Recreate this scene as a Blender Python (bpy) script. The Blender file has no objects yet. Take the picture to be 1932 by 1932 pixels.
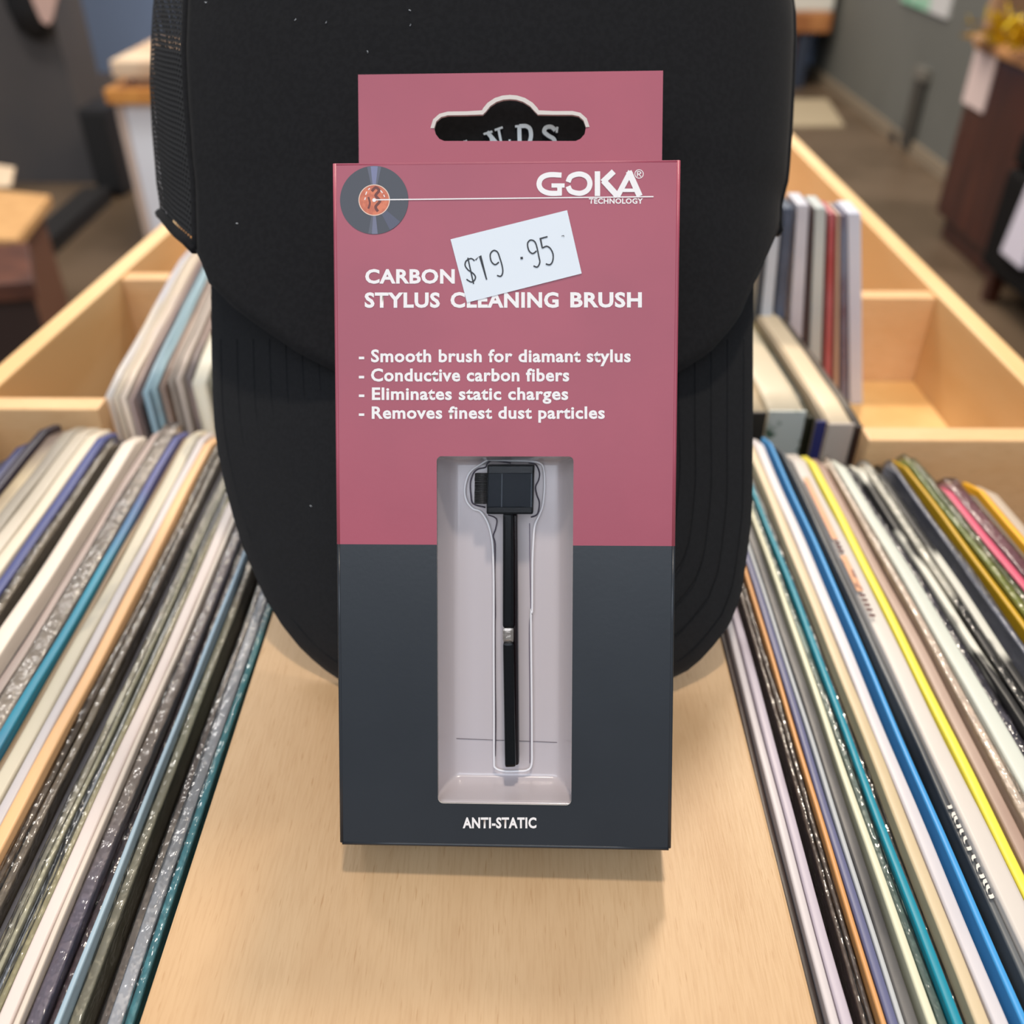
import bpy, bmesh, math, random
from mathutils import Vector, Matrix
from mathutils.bvhtree import BVHTree
random.seed(7)
sc = bpy.context.scene
COL = sc.collection
# ---------------------------------------------------------------- camera
FPX, CPX, H = 1750.0, 966.0, 0.2215           # focal length in pixels, image centre, camera height above the plywood ledge
PITCH = math.atan(1256 / FPX)
YAW = math.atan(19 / FPX * math.cos(PITCH))
Fw = Vector((-math.sin(YAW) * math.cos(PITCH), math.cos(YAW) * math.cos(PITCH), -math.sin(PITCH)))
# VP lies right of the image centre, so the view turns slightly to the left
Rt = Vector((math.cos(YAW), math.sin(YAW), 0))
Up = Rt.cross(Fw)
CAM = Vector((0, 0, H))
cd = bpy.data.cameras.new('camera')
cam = bpy.data.objects.new('camera', cd)
COL.objects.link(cam)
cam.matrix_world = Matrix(((Rt.x, Up.x, -Fw.x, 0), (Rt.y, Up.y, -Fw.y, 0), (Rt.z, Up.z, -Fw.z, H), (0, 0, 0, 1)))
cd.sensor_width = 36
cd.lens = FPX / 1932 * 36
cd.clip_start = 0.01
cd.dof.use_dof = True
cd.dof.focus_distance = 0.236
cd.dof.aperture_fstop = 10.5
sc.camera = cam
# ---------------------------------------------------------------- light and exposure
sc.view_settings.view_transform = 'Standard'
sc.view_settings.look = 'None'
sc.view_settings.gamma = 1
sc.view_settings.use_curve_mapping = False
sc.view_settings.exposure = 0.0
w = bpy.data.worlds.new('world')
sc.world = w
w.use_nodes = True
w.node_tree.nodes['Background'].inputs[0].default_value = (0.90, 0.95, 1.0, 1)
w.node_tree.nodes['Background'].inputs[1].default_value = 0.42

def area(name, loc, target, size, power, color, size_y=None, shape='RECTANGLE'):
    l = bpy.data.lights.new(name, 'AREA')
    l.shape = shape
    l.size = size
    if size_y: l.size_y = size_y
    l.energy = power
    l.color = color
    o = bpy.data.objects.new(name, l)
    COL.objects.link(o)
    o.location = loc
    o.rotation_euler = (Vector(target) - Vector(loc)).to_track_quat('-Z', 'Y').to_euler()
    return o
area('shop_window_light', (-0.5, -2.3, 2.5), (0, 0.3, 0), 3.4, 66, (0.82, 0.90, 1.0), 1.9)
area('ceiling_or_fill_light', (0.06, 0.20, 1.9), (0, 0.3, 0), 0.14, 15, (1.0, 0.87, 0.72), shape='DISK')
area('ceiling_or_fill_light', (0.25, 1.75, 2.0), (0, 0.3, 0), 0.22, 34, (1.0, 0.87, 0.72), shape='DISK')
area('ceiling_or_fill_light', (0.0, 4.0, 2.3), (0, 4.3, -1), 3.0, 150, (1.0, 0.88, 0.74), shape='DISK')  # unseen fill lamp, added to brighten the far end of the room

area('ceiling_or_fill_light', (-1.4, 2.3, 2.0), (-1.5, 3.2, -.8), 0.6, 34, (1.0, 0.95, 0.9), shape='DISK')  # unseen fill lamp, added to lift the white cabinet on the left
# ---------------------------------------------------------------- helpers
def ray(px, py):
    return Fw + Rt * ((px - CPX) / FPX) + Up * ((CPX - py) / FPX)
def onZ(px, py, z):
    d = ray(px, py); return CAM + d * ((z - H) / d.z)
def onY(px, py, y):
    d = ray(px, py); return CAM + d * (y / d.y)
def onX(px, py, x):
    d = ray(px, py); return CAM + d * (x / d.x)

def srgb(c):
    if isinstance(c, str):
        c = tuple(int(c[i:i + 2], 16) for i in (0, 2, 4))
    return tuple(((v / 255) / 12.92 if v / 255 <= 0.04045 else ((v / 255 + 0.055) / 1.055) ** 2.4) for v in c) + (1,)

MATS = {}
def mat(key, col, rough=0.6, spec=0.5, alt=None, scale=(1, 1, 1), nscale=60, lo=0.4, hi=0.6, bump=0.0, bscale=400, bvec=(1, 1, 1),
        coat=0, metal=0, detail=4, sheen=0, bdist=0.001):
    if key in MATS: return MATS[key]
    m = bpy.data.materials.new(key); m.use_nodes = True
    nt = m.node_tree; N = nt.nodes; L = nt.links
    b = N['Principled BSDF']
    b.inputs['Base Color'].default_value = srgb(col)
    b.inputs['Roughness'].default_value = rough
    b.inputs['Specular IOR Level'].default_value = spec
    b.inputs['Metallic'].default_value = metal
    b.inputs['Coat Weight'].default_value = coat
    b.inputs['Coat Roughness'].default_value = 0.12
    b.inputs['Sheen Weight'].default_value = sheen
    tc = N.new('ShaderNodeTexCoord')
    if alt is not None:
        mp = N.new('ShaderNodeMapping'); mp.inputs['Scale'].default_value = scale
        L.new(tc.outputs['Object'], mp.inputs['Vector'])
        n = N.new('ShaderNodeTexNoise'); n.inputs['Scale'].default_value = nscale; n.inputs['Detail'].default_value = detail
        L.new(mp.outputs[0], n.inputs['Vector'])
        r = N.new('ShaderNodeMapRange'); r.inputs[1].default_value = lo; r.inputs[2].default_value = hi
        L.new(n.outputs['Fac'], r.inputs[0])
        mx = N.new('ShaderNodeMix'); mx.data_type = 'RGBA'
        mx.inputs['A'].default_value = srgb(col); mx.inputs['B'].default_value = srgb(alt)
        L.new(r.outputs[0], mx.inputs['Factor']); L.new(mx.outputs['Result'], b.inputs['Base Color'])
    if bump:
        mp = N.new('ShaderNodeMapping'); mp.inputs['Scale'].default_value = bvec
        L.new(tc.outputs['Object'], mp.inputs['Vector'])
        n = N.new('ShaderNodeTexNoise'); n.inputs['Scale'].default_value = bscale; n.inputs['Detail'].default_value = 3
        L.new(mp.outputs[0], n.inputs['Vector'])
        bp = N.new('ShaderNodeBump'); bp.inputs['Strength'].default_value = bump; bp.inputs['Distance'].default_value = bdist
        L.new(n.outputs['Fac'], bp.inputs['Height']); L.new(bp.outputs[0], b.inputs['Normal'])
        if coat: L.new(bp.outputs[0], b.inputs['Coat Normal'])
    MATS[key] = m
    return m

def mesh_obj(name, verts, faces, m, parent=None, smooth=False):
    me = bpy.data.meshes.new(name)
    me.from_pydata([tuple(v) for v in verts], [], faces)
    me.materials.append(m)
    bm = bmesh.new(); bm.from_mesh(me); bmesh.ops.recalc_face_normals(bm, faces=bm.faces); bm.to_mesh(me); bm.free()
    if smooth:
        for p in me.polygons: p.use_smooth = True
    o = bpy.data.objects.new(name, me); COL.objects.link(o)
    if parent: o.parent = parent
    return o

def empty(name, loc=(0, 0, 0)):
    o = bpy.data.objects.new(name, None); COL.objects.link(o); o.location = loc; o.empty_display_size = 0.01
    return o
def part(o, parent):
    """parent keeping the world place (all parts are authored in world coordinates, things sit unrotated)"""
    o.parent = parent
    r = parent
    while r.parent: r = r.parent
    o.matrix_parent_inverse = Matrix.Translation(-r.location) if r.type == 'EMPTY' else Matrix()
    if parent is not r: o.matrix_parent_inverse = Matrix()
    return o
def tag(o, label, cat, group=None, kind=None):
    o['label'] = label; o['category'] = cat
    if group: o['group'] = group
    if kind: o['kind'] = kind
    return o

def rebase(o, origin):
    """move a mesh object's origin to a world point without moving its shape"""
    o.data.transform(Matrix.Translation(-Vector(origin))); o.location = Vector(origin)

HEXF = [(0, 1, 2, 3), (7, 6, 5, 4), (0, 4, 5, 1), (1, 5, 6, 2), (2, 6, 7, 3), (3, 7, 4, 0)]
def hexa(name, p, m, parent=None, bevel=0.0, seg=2):
    """p: 4 bottom + 4 top corners"""
    me = bpy.data.meshes.new(name); bm = bmesh.new()
    vs = [bm.verts.new(q) for q in p]
    for f in HEXF: bm.faces.new([vs[i] for i in f])
    bmesh.ops.recalc_face_normals(bm, faces=bm.faces)
    if bevel: bmesh.ops.bevel(bm, geom=list(bm.edges), offset=bevel, segments=seg, profile=0.6, affect='EDGES')
    bm.to_mesh(me); bm.free(); me.materials.append(m)
    o = bpy.data.objects.new(name, me); COL.objects.link(o)
    c = sum((Vector(q) for q in p[:4]), Vector()) / 4
    if parent: part(o, parent)
    else: rebase(o, c)
    return o
def box(name, x0, x1, y0, y1, z0, z1, m, parent=None, bevel=0.0, seg=2):
    return hexa(name, [(x0, y0, z0), (x1, y0, z0), (x1, y1, z0), (x0, y1, z0), (x0, y0, z1), (x1, y0, z1), (x1, y1, z1), (x0, y1, z1)], m, parent, bevel, seg)

def catmull(pts, n=6):
    out = []
    P = [pts[0]] + list(pts) + [pts[-1]]
    for i in range(1, len(P) - 2):
        for k in range(n):
            t = k / n
            out.append(tuple(0.5 * ((2 * P[i][j]) + (-P[i - 1][j] + P[i + 1][j]) * t + (2 * P[i - 1][j] - 5 * P[i][j] + 4 * P[i + 1][j] - P[i + 2][j]) * t * t +
                       (-P[i - 1][j] + 3 * P[i][j] - 3 * P[i + 1][j] + P[i + 2][j]) * t ** 3) for j in range(len(pts[0]))))
    out.append(tuple(pts[-1]))
    return out
def interp(tab, x):
    if x <= tab[0][0]: return tab[0][1]
    for (a, b), (c, d) in zip(tab, tab[1:]):
        if x <= c: return b + (d - b) * (x - a) / (c - a)
    return tab[-1][1]
def tube(name, pts, r, m, parent=None, n=8, closed=False):
    pts = [Vector(p) for p in pts]; verts = []; faces = []
    N = len(pts)
    for i, p in enumerate(pts):
        a = pts[(i - 1) % N] if (closed or i) else p
        b = pts[(i + 1) % N] if (closed or i < N - 1) else p
        t = (b - a).normalized()
        u = t.cross(Vector((0.3, 0.2, 0.93))).normalized(); v = t.cross(u)
        for k in range(n):
            an = 2 * math.pi * k / n
            verts.append(p + u * (r * math.cos(an)) + v * (r * math.sin(an)))
    for i in range(N if closed else N - 1):
        j = (i + 1) % N
        for k in range(n):
            k2 = (k + 1) % n
            faces.append((i * n + k, i * n + k2, j * n + k2, j * n + k))
    if not closed:
        faces.append(tuple(range(n))); faces.append(tuple((N - 1) * n + k for k in range(n)))
    o = mesh_obj(name, verts, faces, m, None, True)
    if parent: part(o, parent)
    return o

# ---------------------------------------------------------------- materials
def wood_mat(key, c1, c2, c3, axis='Y', rough=0.42):
    m = bpy.data.materials.new(key); m.use_nodes = True
    nt = m.node_tree; N = nt.nodes; L = nt.links; b = N['Principled BSDF']
    b.inputs['Roughness'].default_value = rough
    b.inputs['Specular IOR Level'].default_value = 0.4
    tc = N.new('ShaderNodeTexCoord')
    def noise(s, sc_, det):
        mp = N.new('ShaderNodeMapping'); mp.inputs['Scale'].default_value = s if axis == 'Y' else (s[1], s[0], s[2])
        L.new(tc.outputs['Object'], mp.inputs['Vector'])
        n = N.new('ShaderNodeTexNoise'); n.inputs['Scale'].default_value = sc_; n.inputs['Detail'].default_value = det
        L.new(mp.outputs[0], n.inputs['Vector']); return n
    n1 = noise((1, 0.07, 1), 1300, 5)      # fine grain
    n2 = noise((1, 0.22, 1), 42, 5)       # broad figure
    n3 = noise((1, 0.09, 1), 1500, 1)      # dark pores
    r1 = N.new('ShaderNodeMapRange'); r1.inputs[1].default_value = 0.35; r1.inputs[2].default_value = 0.7; L.new(n2.outputs[0], r1.inputs[0])
    mx = N.new('ShaderNodeMix'); mx.data_type = 'RGBA'
    mx.inputs['A'].default_value = srgb(c1); mx.inputs['B'].default_value = srgb(c2); L.new(r1.outputs[0], mx.inputs['Factor'])
    r2 = N.new('ShaderNodeMapRange'); r2.inputs[1].default_value = 0.45; r2.inputs[2].default_value = 0.8; r2.inputs[4].default_value = 0.5; L.new(n1.outputs[0], r2.inputs[0])
    mx2 = N.new('ShaderNodeMix'); mx2.data_type = 'RGBA'; mx2.inputs['B'].default_value = srgb(c3)
    L.new(mx.outputs['Result'], mx2.inputs['A']); L.new(r2.outputs[0], mx2.inputs['Factor'])
    r3 = N.new('ShaderNodeMapRange'); r3.inputs[1].default_value = 0.66; r3.inputs[2].default_value = 0.76; r3.inputs[4].default_value = 0.35; L.new(n3.outputs[0], r3.inputs[0])
    mx3 = N.new('ShaderNodeMix'); mx3.data_type = 'RGBA'; mx3.inputs['B'].default_value = srgb('a06f3c')
    L.new(mx2.outputs['Result'], mx3.inputs['A']); L.new(r3.outputs[0], mx3.inputs['Factor'])
    L.new(mx3.outputs['Result'], b.inputs['Base Color'])
    bp = N.new('ShaderNodeBump'); bp.inputs['Strength'].default_value = 0.25; bp.inputs['Distance'].default_value = 0.0004
    L.new(n1.outputs[0], bp.inputs['Height']); L.new(bp.outputs[0], b.inputs['Normal'])
    return m
M_PLY = wood_mat('birch plywood', 'd0ae86', 'c6a178', 'b79067')
M_PLYX = wood_mat('birch plywood crosswise', 'e6bd8d', 'deaf7b', 'd19d68', 'X')
M_EDGE = mat('plywood edge', 'e6c9a0', 0.5, alt='d9b484', scale=(1, 0.1, 1), nscale=80)

# ---------------------------------------------------------------- room
M_FLOOR = mat('dark vinyl floor', '6b5a49', 0.35, alt='574838', nscale=2.5, bump=0.15, bscale=3)
FZ = -0.95
def structure(o): o['kind'] = 'structure'; return o
structure(box('floor', -6, 4, -3, 8, FZ - 0.1, FZ, M_FLOOR))
M_GREY = mat('grey wall paint', '6a6b66', 0.7, alt='646560', nscale=1.5)
M_BLUE = mat('slate blue wall paint', '8295b8', 0.7, alt='7c8fb1', nscale=1.5)
M_DARK = mat('charcoal wall paint', '454345', 0.6, alt='524c4a', nscale=1.2)
structure(box('wall_right', 1.83, 1.95, 0.5, 6.4, FZ, 2.2, M_GREY))
structure(box('wall_back', -6, 1.95, 6.4, 6.5, FZ, 2.2, M_BLUE))
pl = onZ(180, 345, FZ)
structure(box('wall_left', -6, pl.x, pl.y, pl.y + 0.3, FZ, 2.2, M_DARK))
structure(box('baseboard_right', 1.815, 1.83, 0.5, 6.4, FZ, FZ + 0.06, mat('beige baseboard', '8d7f6c', 0.5), bevel=0.003))
structure(box('baseboard_back', pl.x, 1.815, 6.385, 6.4, FZ, FZ + 0.06, mat('blue baseboard', '3b414b', 0.5), bevel=0.003))
# ---------------------------------------------------------------- far furniture, left
def thing_box(name, label, cat, x0, x1, y0, y1, z0, z1, m, **k):
    e = empty(name, ((x0 + x1) / 2, (y0 + y1) / 2, z0)); tag(e, label, cat); return e
# white cabinet with an orange wooden top
Yc = 3.2
a = onY(217, 192, Yc); b_ = onY(330, 192, Yc)
zt = a.z
e = tag(empty('display_cabinet', ((a.x + b_.x) / 2, Yc, FZ)), 'white display cabinet with orange wooden top beyond the left bins', 'cabinet')
M_WHITE = mat('white laminate', 'f1f3fa', 0.5, alt='ebeef7', nscale=3)
box('cabinet_body', a.x + 0.022, b_.x + 0.15, Yc, Yc + 0.6, FZ + 0.06, zt, M_WHITE, e, 0.004)
box('plinth', a.x + 0.07, b_.x + 0.12, Yc + 0.03, Yc + 0.57, FZ, FZ + 0.06, M_DARK, e)
box('side_panel', a.x, a.x + 0.02, Yc - .01, Yc + 0.6, FZ + 0.0, zt, mat('pinkish side panel', 'd9c3b5', 0.5), e, 0.003)
M_OR = mat('orange varnished wood', 'd0914a', 0.35, alt='c08040', scale=(1, .1, 1), nscale=30)
a2 = onY(203, 165, Yc)
box('cabinet_top', a2.x, b_.x + 0.2, Yc - 0.04, Yc + 0.64, zt, zt + 0.045, M_OR, e, 0.006)
# cream crate on the cabinet
e = tag(empty('wooden_crate', (b_.x, Yc + .3, zt + 0.045)), 'pale cream open wooden crate standing on the white display cabinet', 'crate')
c1 = onY(268, 140, Yc + 0.1); c2 = onY(227, 88, Yc + 0.1); c3 = onY(227, 135, Yc + 0.1)
M_CREAM = mat('cream wood', 'cdb49a', 0.5, alt='bda489', nscale=8)
box('crate_side', c1.x, b_.x + 0.1, Yc + 0.02, Yc + 0.06, zt + 0.045, c1.z + .02, M_CREAM, e, 0.003)
box('crate_side', c1.x, b_.x + 0.1, Yc + 0.4, Yc + 0.44, zt + 0.045, c1.z + .02, M_CREAM, e, 0.003)
box('crate_lid', c2.x, b_.x + 0.15, Yc - 0.02, Yc + 0.46, c3.z, c2.z - 0.02, mat('tan lid', 'c9a88a', 0.5, alt='d8bfa3', nscale=6), e, 0.01)
# dark stool-like speaker at the cabinet's left
s0 = onZ(228, 372, FZ)
e = tag(empty('floor_speaker', (s0.x - 0.1, s0.y + .2, FZ)), 'narrow black floor speaker between the charcoal wall and white cabinet', 'speaker')
box('speaker_body', s0.x - 0.09, s0.x + 0.02, s0.y, s0.y + 0.2, FZ + .01, FZ + 0.34, mat('black wood', '1c1b1e', 0.5), e, 0.006)
box('speaker_grille', s0.x - 0.085, s0.x + 0.015, s0.y - 0.012, s0.y, FZ + 0.03, FZ + 0.33, mat('black grille cloth', '141416', 0.8), e, 0.004)
for dx in (-.07, 0): box('foot', s0.x - 0.01 + dx, s0.x + 0.01 + dx, s0.y + .02, s0.y + .18, FZ, FZ + .01, M_DARK, e)
# black bag with a pale tag hanging on the charcoal wall
q0 = onY(72, 74, pl.y - 0.06); q1 = onY(30, 20, pl.y - 0.06); q2 = onY(116, 20, pl.y - .06)
e = tag(empty('shoulder_bag', (q0.x, pl.y - 0.05, q0.z)), 'black bag hanging on the charcoal wall at the upper left', 'bag')
vs = []; fs = []
prof = [(0, 0.25), (0.08, 0.75), (0.25, 1.0), (0.6, 1.0), (1.0, 0.86)]
hw = (q2.x - q1.x) / 2; hh = 0.42
for zf, wf in prof:
    for k in range(12):
        an = 2 * math.pi * k / 12
        vs.append((q0.x + hw * wf * math.cos(an), pl.y - 0.06 + 0.05 * math.sin(an) * wf, q0.z + hh * zf))
for i in range(len(prof) - 1):
    for k in range(12):
        fs.append((i * 12 + k, i * 12 + (k + 1) % 12, (i + 1) * 12 + (k + 1) % 12, (i + 1) * 12 + k))
fs += [tuple(range(12)), tuple(48 + k for k in range(12))]
part(mesh_obj('bag_body', vs, fs, mat('black leather', '151416', 0.5), None, True), e)
tube('strap', [(q0.x - hw * .8, pl.y - .06, q0.z + hh), (q0.x - hw * .5, pl.y - .05, q0.z + hh + .3), (q0.x, pl.y - .03, q0.z + hh + .45), (q0.x + hw * .5, pl.y - .05, q0.z + hh + .3), (q0.x + hw * .8, pl.y - .06, q0.z + hh)], 0.012, mat('black strap', '101012', 0.5), e)
t0 = onY(84, 48, pl.y - 0.13); t1 = onY(60, 0, pl.y - 0.13); t2 = onY(106, 0, pl.y - 0.13)
tw = (t2.x - t1.x) / 2; tx = (t1.x + t2.x) / 2
pts = [(tx - tw, t1.z + .12), (tx + tw, t1.z + .12), (tx + tw, t1.z), (t0.x + tw * .75, t0.z + .02), (t0.x + tw * .3, t0.z), (t0.x - tw * .2, t0.z + .015), (t1.x, t1.z)]
yy = pl.y - .13
vs = [(x, yy, z) for x, z in pts] + [(x, yy + .015, z) for x, z in pts]; n = len(pts)
part(mesh_obj('hanging_tag', vs, [tuple(range(n)), tuple(range(n, 2 * n))] + [(i, (i + 1) % n, n + (i + 1) % n, n + i) for i in range(n)], mat('pale pink card', 'c9a79b', 0.6)), e)['label'] = 'pale pink tag'
# cardboard carton on the floor, lower left, with raised flap
zc_ = -0.62
k1 = onZ(-60, 352, zc_); k2 = onZ(95, 368, zc_); k3 = onZ(30, 452, zc_); k4 = onZ(-160, 452, zc_)
M_CARD = mat('cardboard', 'c69a66', 0.7, alt='bb8f5c', nscale=12)
e = tag(empty('cardboard_carton', ((k3.x + k4.x) / 2, k3.y, FZ)), 'tan cardboard carton on the dark floor at the left edge', 'carton')
bb = lambda p, z: (p.x, p.y, z)
hexa('carton_lid', [bb(k4, zc_ - .03), bb(k3, zc_ - .03), bb(k2, zc_ - .03), bb(k1, zc_ - .03), bb(k4, zc_), bb(k3, zc_), bb(k2, zc_), bb(k1, zc_)], M_CARD, e, 0.004)
hexa('carton_body', [(k4.x, k4.y + .02, FZ), (k3.x - .03, k3.y + .02, FZ), (k2.x - .03, k2.y - .02, FZ), (k1.x, k1.y - .02, FZ),
                     (k4.x, k4.y + .02, zc_ - .03), (k3.x - .03, k3.y + .02, zc_ - .03), (k2.x - .03, k2.y - .02, zc_ - .03), (k1.x, k1.y - .02, zc_ - .03)], mat('brown carton side', '6b4634', 0.7), e)
kk = onZ(20, 352, zc_)
hexa('carton_flap', [(k1.x, k1.y, zc_), (kk.x, kk.y, zc_), (kk.x, kk.y + .01, zc_), (k1.x, k1.y + .01, zc_), (k1.x, k1.y + .05, zc_ + .06), (kk.x, kk.y + .05, zc_ + .04), (kk.x, kk.y + .06, zc_ + .04), (k1.x, k1.y + .06, zc_ + .06)], mat('pale flap', 'd6bfa3', 0.7), e)
# reddish brown bench nearer at the left edge
zb = -0.50
g1 = onZ(-90, 470, zb); g2 = onZ(52, 455, zb); g3 = onZ(62, 530, zb); g4 = onZ(-120, 545, zb)
e = tag(empty('wooden_bench', ((g3.x + g4.x) / 2, g3.y, FZ)), 'reddish brown low bench in front of the cardboard carton', 'bench')
M_RED = mat('red brown wood', '5b3527', 0.5, alt='4a2a20', nscale=14)
hexa('bench_top', [bb(g4, zb - .04), bb(g3, zb - .04), bb(g2, zb - .04), bb(g1, zb - .04), bb(g4, zb), bb(g3, zb), bb(g2, zb), bb(g1, zb)], M_RED, e, 0.005)
hexa('bench_body', [(g4.x + .02, g4.y + .02, FZ), (g3.x - .02, g3.y + .02, FZ), (g2.x - .02, g2.y - .02, FZ), (g1.x, g1.y - .02, FZ),
                    (g4.x + .02, g4.y + .02, zb - .04), (g3.x - .02, g3.y + .02, zb - .04), (g2.x - .02, g2.y - .02, zb - .04), (g1.x, g1.y - .02, zb - .04)], mat('dark bench side', '33231f', 0.6), e)
# black block added in place of a cable/mic stand leg, beyond the left rail
p1 = onZ(66, 452, FZ + .06); p2 = onZ(182, 352, FZ + .06)
e = tag(empty('stand_leg_block', ((p1.x + p2.x) / 2, (p1.y + p2.y) / 2, FZ)), 'low black block standing in for a cable/mic stand leg behind the left rail', 'case')
vv = (p2 - p1); nn = Vector((-vv.y, vv.x, 0)).normalized() * 0.05
def slab(name, A, B, off, z0, z1, m, par):
    return hexa(name, [(A.x - off.x, A.y - off.y, z0), (A.x + off.x, A.y + off.y, z0), (B.x + off.x, B.y + off.y, z0), (B.x - off.x, B.y - off.y, z0),
                       (A.x - off.x, A.y - off.y, z1), (A.x + off.x, A.y + off.y, z1), (B.x + off.x, B.y + off.y, z1), (B.x - off.x, B.y - off.y, z1)], m, par, 0.004)
slab('leg_block_body', p1, p2, nn, FZ, FZ + .045, mat('leg block black', '201f20', 0.5), e)
slab('leg_block_top', p1, p2, nn * 1.05, FZ + .048, FZ + .06, mat('leg block black', '201f20', 0.5), e)
# ---------------------------------------------------------------- far furniture, right
XS = 1.52
f0 = onZ(1752, 440, FZ); tp = onX(1835, 72, XS)
y1 = f0.y; x0 = f0.x; ztop = tp.z - 0.02
M_BR = mat('dark mahogany', '4a2519', 0.35, alt='381b13', scale=(1, 1, .12), nscale=18)
e = tag(empty('record_console', (x0 + .16, y1 - .4, FZ)), 'tall dark mahogany console with tan top at the right edge', 'cabinet')
box('console_body', x0, 1.80, y1 - 0.50, y1, FZ + .08, ztop, M_BR, e, 0.02, 4)
box('console_base', x0 + .03, 1.78, y1 - 0.48, y1 - .03, FZ, FZ + .08, M_BR, e, 0.01)
box('console_top', x0 - .015, 1.81, y1 - 0.52, y1 + .015, ztop, ztop + .035, mat('tan varnished top', 'c8925c', 0.35, alt='b98250', nscale=9), e, 0.012, 3)
ta = onX(1842, 92, x0 - .006); tb = onX(1835, 203, x0 - .006); tc_ = onX(1895, 205, x0 - .006)
pap = hexa('paper_sheet', [(x0 - .008, ta.y - .17, tb.z), (x0 - .002, ta.y - .17, tb.z), (x0 - .002, ta.y, tb.z), (x0 - .008, ta.y, tb.z),
                     (x0 - .008, ta.y - .17, ta.z), (x0 - .002, ta.y - .17, ta.z), (x0 - .002, ta.y, ta.z), (x0 - .008, ta.y, ta.z)], mat('pinkish paper', 'd9c4c0', 0.7), None)
tag(pap, 'pinkish white paper sheet taped on the dark mahogany console', 'paper')
# wooden post lamp + yellow tinsel on the console
l0 = onY(1868, 62, y1 - .1)
e = tag(empty('wooden_display_post', (l0.x, y1 - .1, ztop + .035)), 'tan wooden post display standing on the mahogany console', 'display stand')
M_TAN = mat('tan wood post', 'b08c6c', 0.5, alt='a58060', nscale=8)
box('post', l0.x - .02, l0.x + .02, y1 - .12, y1 - .08, ztop + .035, ztop + .55, M_TAN, e, .004)
box('display_panel', l0.x + .02, l0.x + .3, y1 - .11, y1 - .09, ztop + .12, ztop + .53, mat('brown display panel', '7d6450', 0.6, alt='94775c', nscale=12), e, .003)
box('post_base', l0.x - .05, l0.x + .3, y1 - .16, y1 - .04, ztop + .035, ztop + .05, M_TAN, e, .003)
y0_ = onY(1915, 62, y1 - .35)
vs = []; fs = []
rnd = random.Random(3)
for i in range(260):
    c = Vector((y0_.x + rnd.gauss(0, .045), y1 - .35 + rnd.gauss(0, .05), ztop + .062 + abs(rnd.gauss(0, .03))))
    d = Vector((rnd.uniform(-1, 1), rnd.uniform(-1, 1), rnd.uniform(-.1, 1))).normalized() * .04
    s = d.cross(Vector((rnd.random(), rnd.random(), .5))).normalized() * .004
    k = len(vs); vs += [c - s, c + s, c + d + s, c + d - s]; fs.append((k, k + 1, k + 2, k + 3))
o = mesh_obj('tinsel_garland', vs, fs, mat('gold tinsel', 'd9b21c', 0.25, metal=0.6))
rebase(o, (y0_.x, y1 - .35, ztop + .035))
tag(o, 'fluffy gold tinsel garland lying on top of the mahogany console', 'garland', kind='stuff')
# dark chair in front of the console, right edge
d0 = onZ(1905, 700, -0.45)
e = tag(empty('armchair', (1.6, 2.55, FZ)), 'black armchair in front of the mahogany console at the right edge', 'chair')
M_BLK = mat('black upholstery', '0c0a0a', 0.85, spec=.2)
box('seat', 1.45, 1.81, 2.24, 2.86, FZ + .10, FZ + .40, M_BLK, e, .03, 3)
box('backrest', 1.70, 1.815, 2.24, 2.86, FZ + .405, FZ + .80, M_BLK, e, .03, 3)
box('armrest', 1.46, 1.695, 2.24, 2.33, FZ + .405, FZ + .50, M_BLK, e, .02, 3)
box('armrest', 1.46, 1.695, 2.77, 2.86, FZ + .405, FZ + .50, M_BLK, e, .02, 3)
for lx in (1.47, 1.74):
    for ly in (2.28, 2.78): box('leg', lx, lx + .04, ly, ly + .04, FZ, FZ + .10, M_BR, e)
m0 = onX(1914, 408, 1.44); m1 = onX(1908, 488, 1.44)
e2 = hexa('hanging_cloth', [(1.43, m0.y - .14, m1.z), (1.446, m0.y - .14, m1.z), (1.446, m0.y, m1.z), (1.43, m0.y, m1.z),
                            (1.438, m0.y - .13, FZ + .405), (1.446, m0.y - .13, FZ + .405), (1.446, m0.y - .02, FZ + .405), (1.438, m0.y - .02, FZ + .405)], mat('white cotton', 'd5d0e0', 0.8), None, .003, 2)
tag(e2, 'white cloth hanging over the side of the black armchair', 'cloth')
# wall items, right wall
XW = 1.83
pa = onX(1700, 0, XW - .01); pb = onX(1786, 36, XW - .01); pc_ = onX(1700, 22, XW - .01)
e = tag(empty('wall_poster', (XW, (pa.y + pb.y) / 2, pb.z)), 'green and white poster high on the grey right wall', 'poster')
ym = pb.y + (pa.y - pb.y) * .36
box('white_field', XW - .012, XW, pb.y, ym, pb.z, pb.z + .35, mat('poster white', 'c9c9c9', 0.6), e)
box('green_field', XW - .014, XW, ym, pa.y, pb.z, pb.z + .35, mat('poster green', '6bb593', 0.6, alt='a9c9b4', nscale=14), e)
pa = onX(1745, 150, XW); pb = onX(1728, 285, XW)
e = tag(empty('wall_bracket', (XW, pa.y, pb.z)), 'dark grey upright metal strip on the grey right wall', 'bracket')
box('upright', XW - .03, XW, pa.y - .06, pa.y + .05, pb.z, pa.z, mat('dark grey metal', '3c3b38', 0.5), e, .004)
box('cap_plate', XW - .035, XW, pa.y - .07, pa.y + .06, pa.z, pa.z + .05, mat('dull plate', '706d66', 0.5), e, .004)
pa = onX(1690, 262, XW)
e = tag(empty('wall_socket', (XW, pa.y, pa.z)), 'small dark socket low on the grey right wall', 'socket')
box('socket_plate', XW - .01, XW, pa.y - .09, pa.y + .09, pa.z - .06, pa.z + .05, mat('grey plate', '56544f', 0.5), e, .003)
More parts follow.
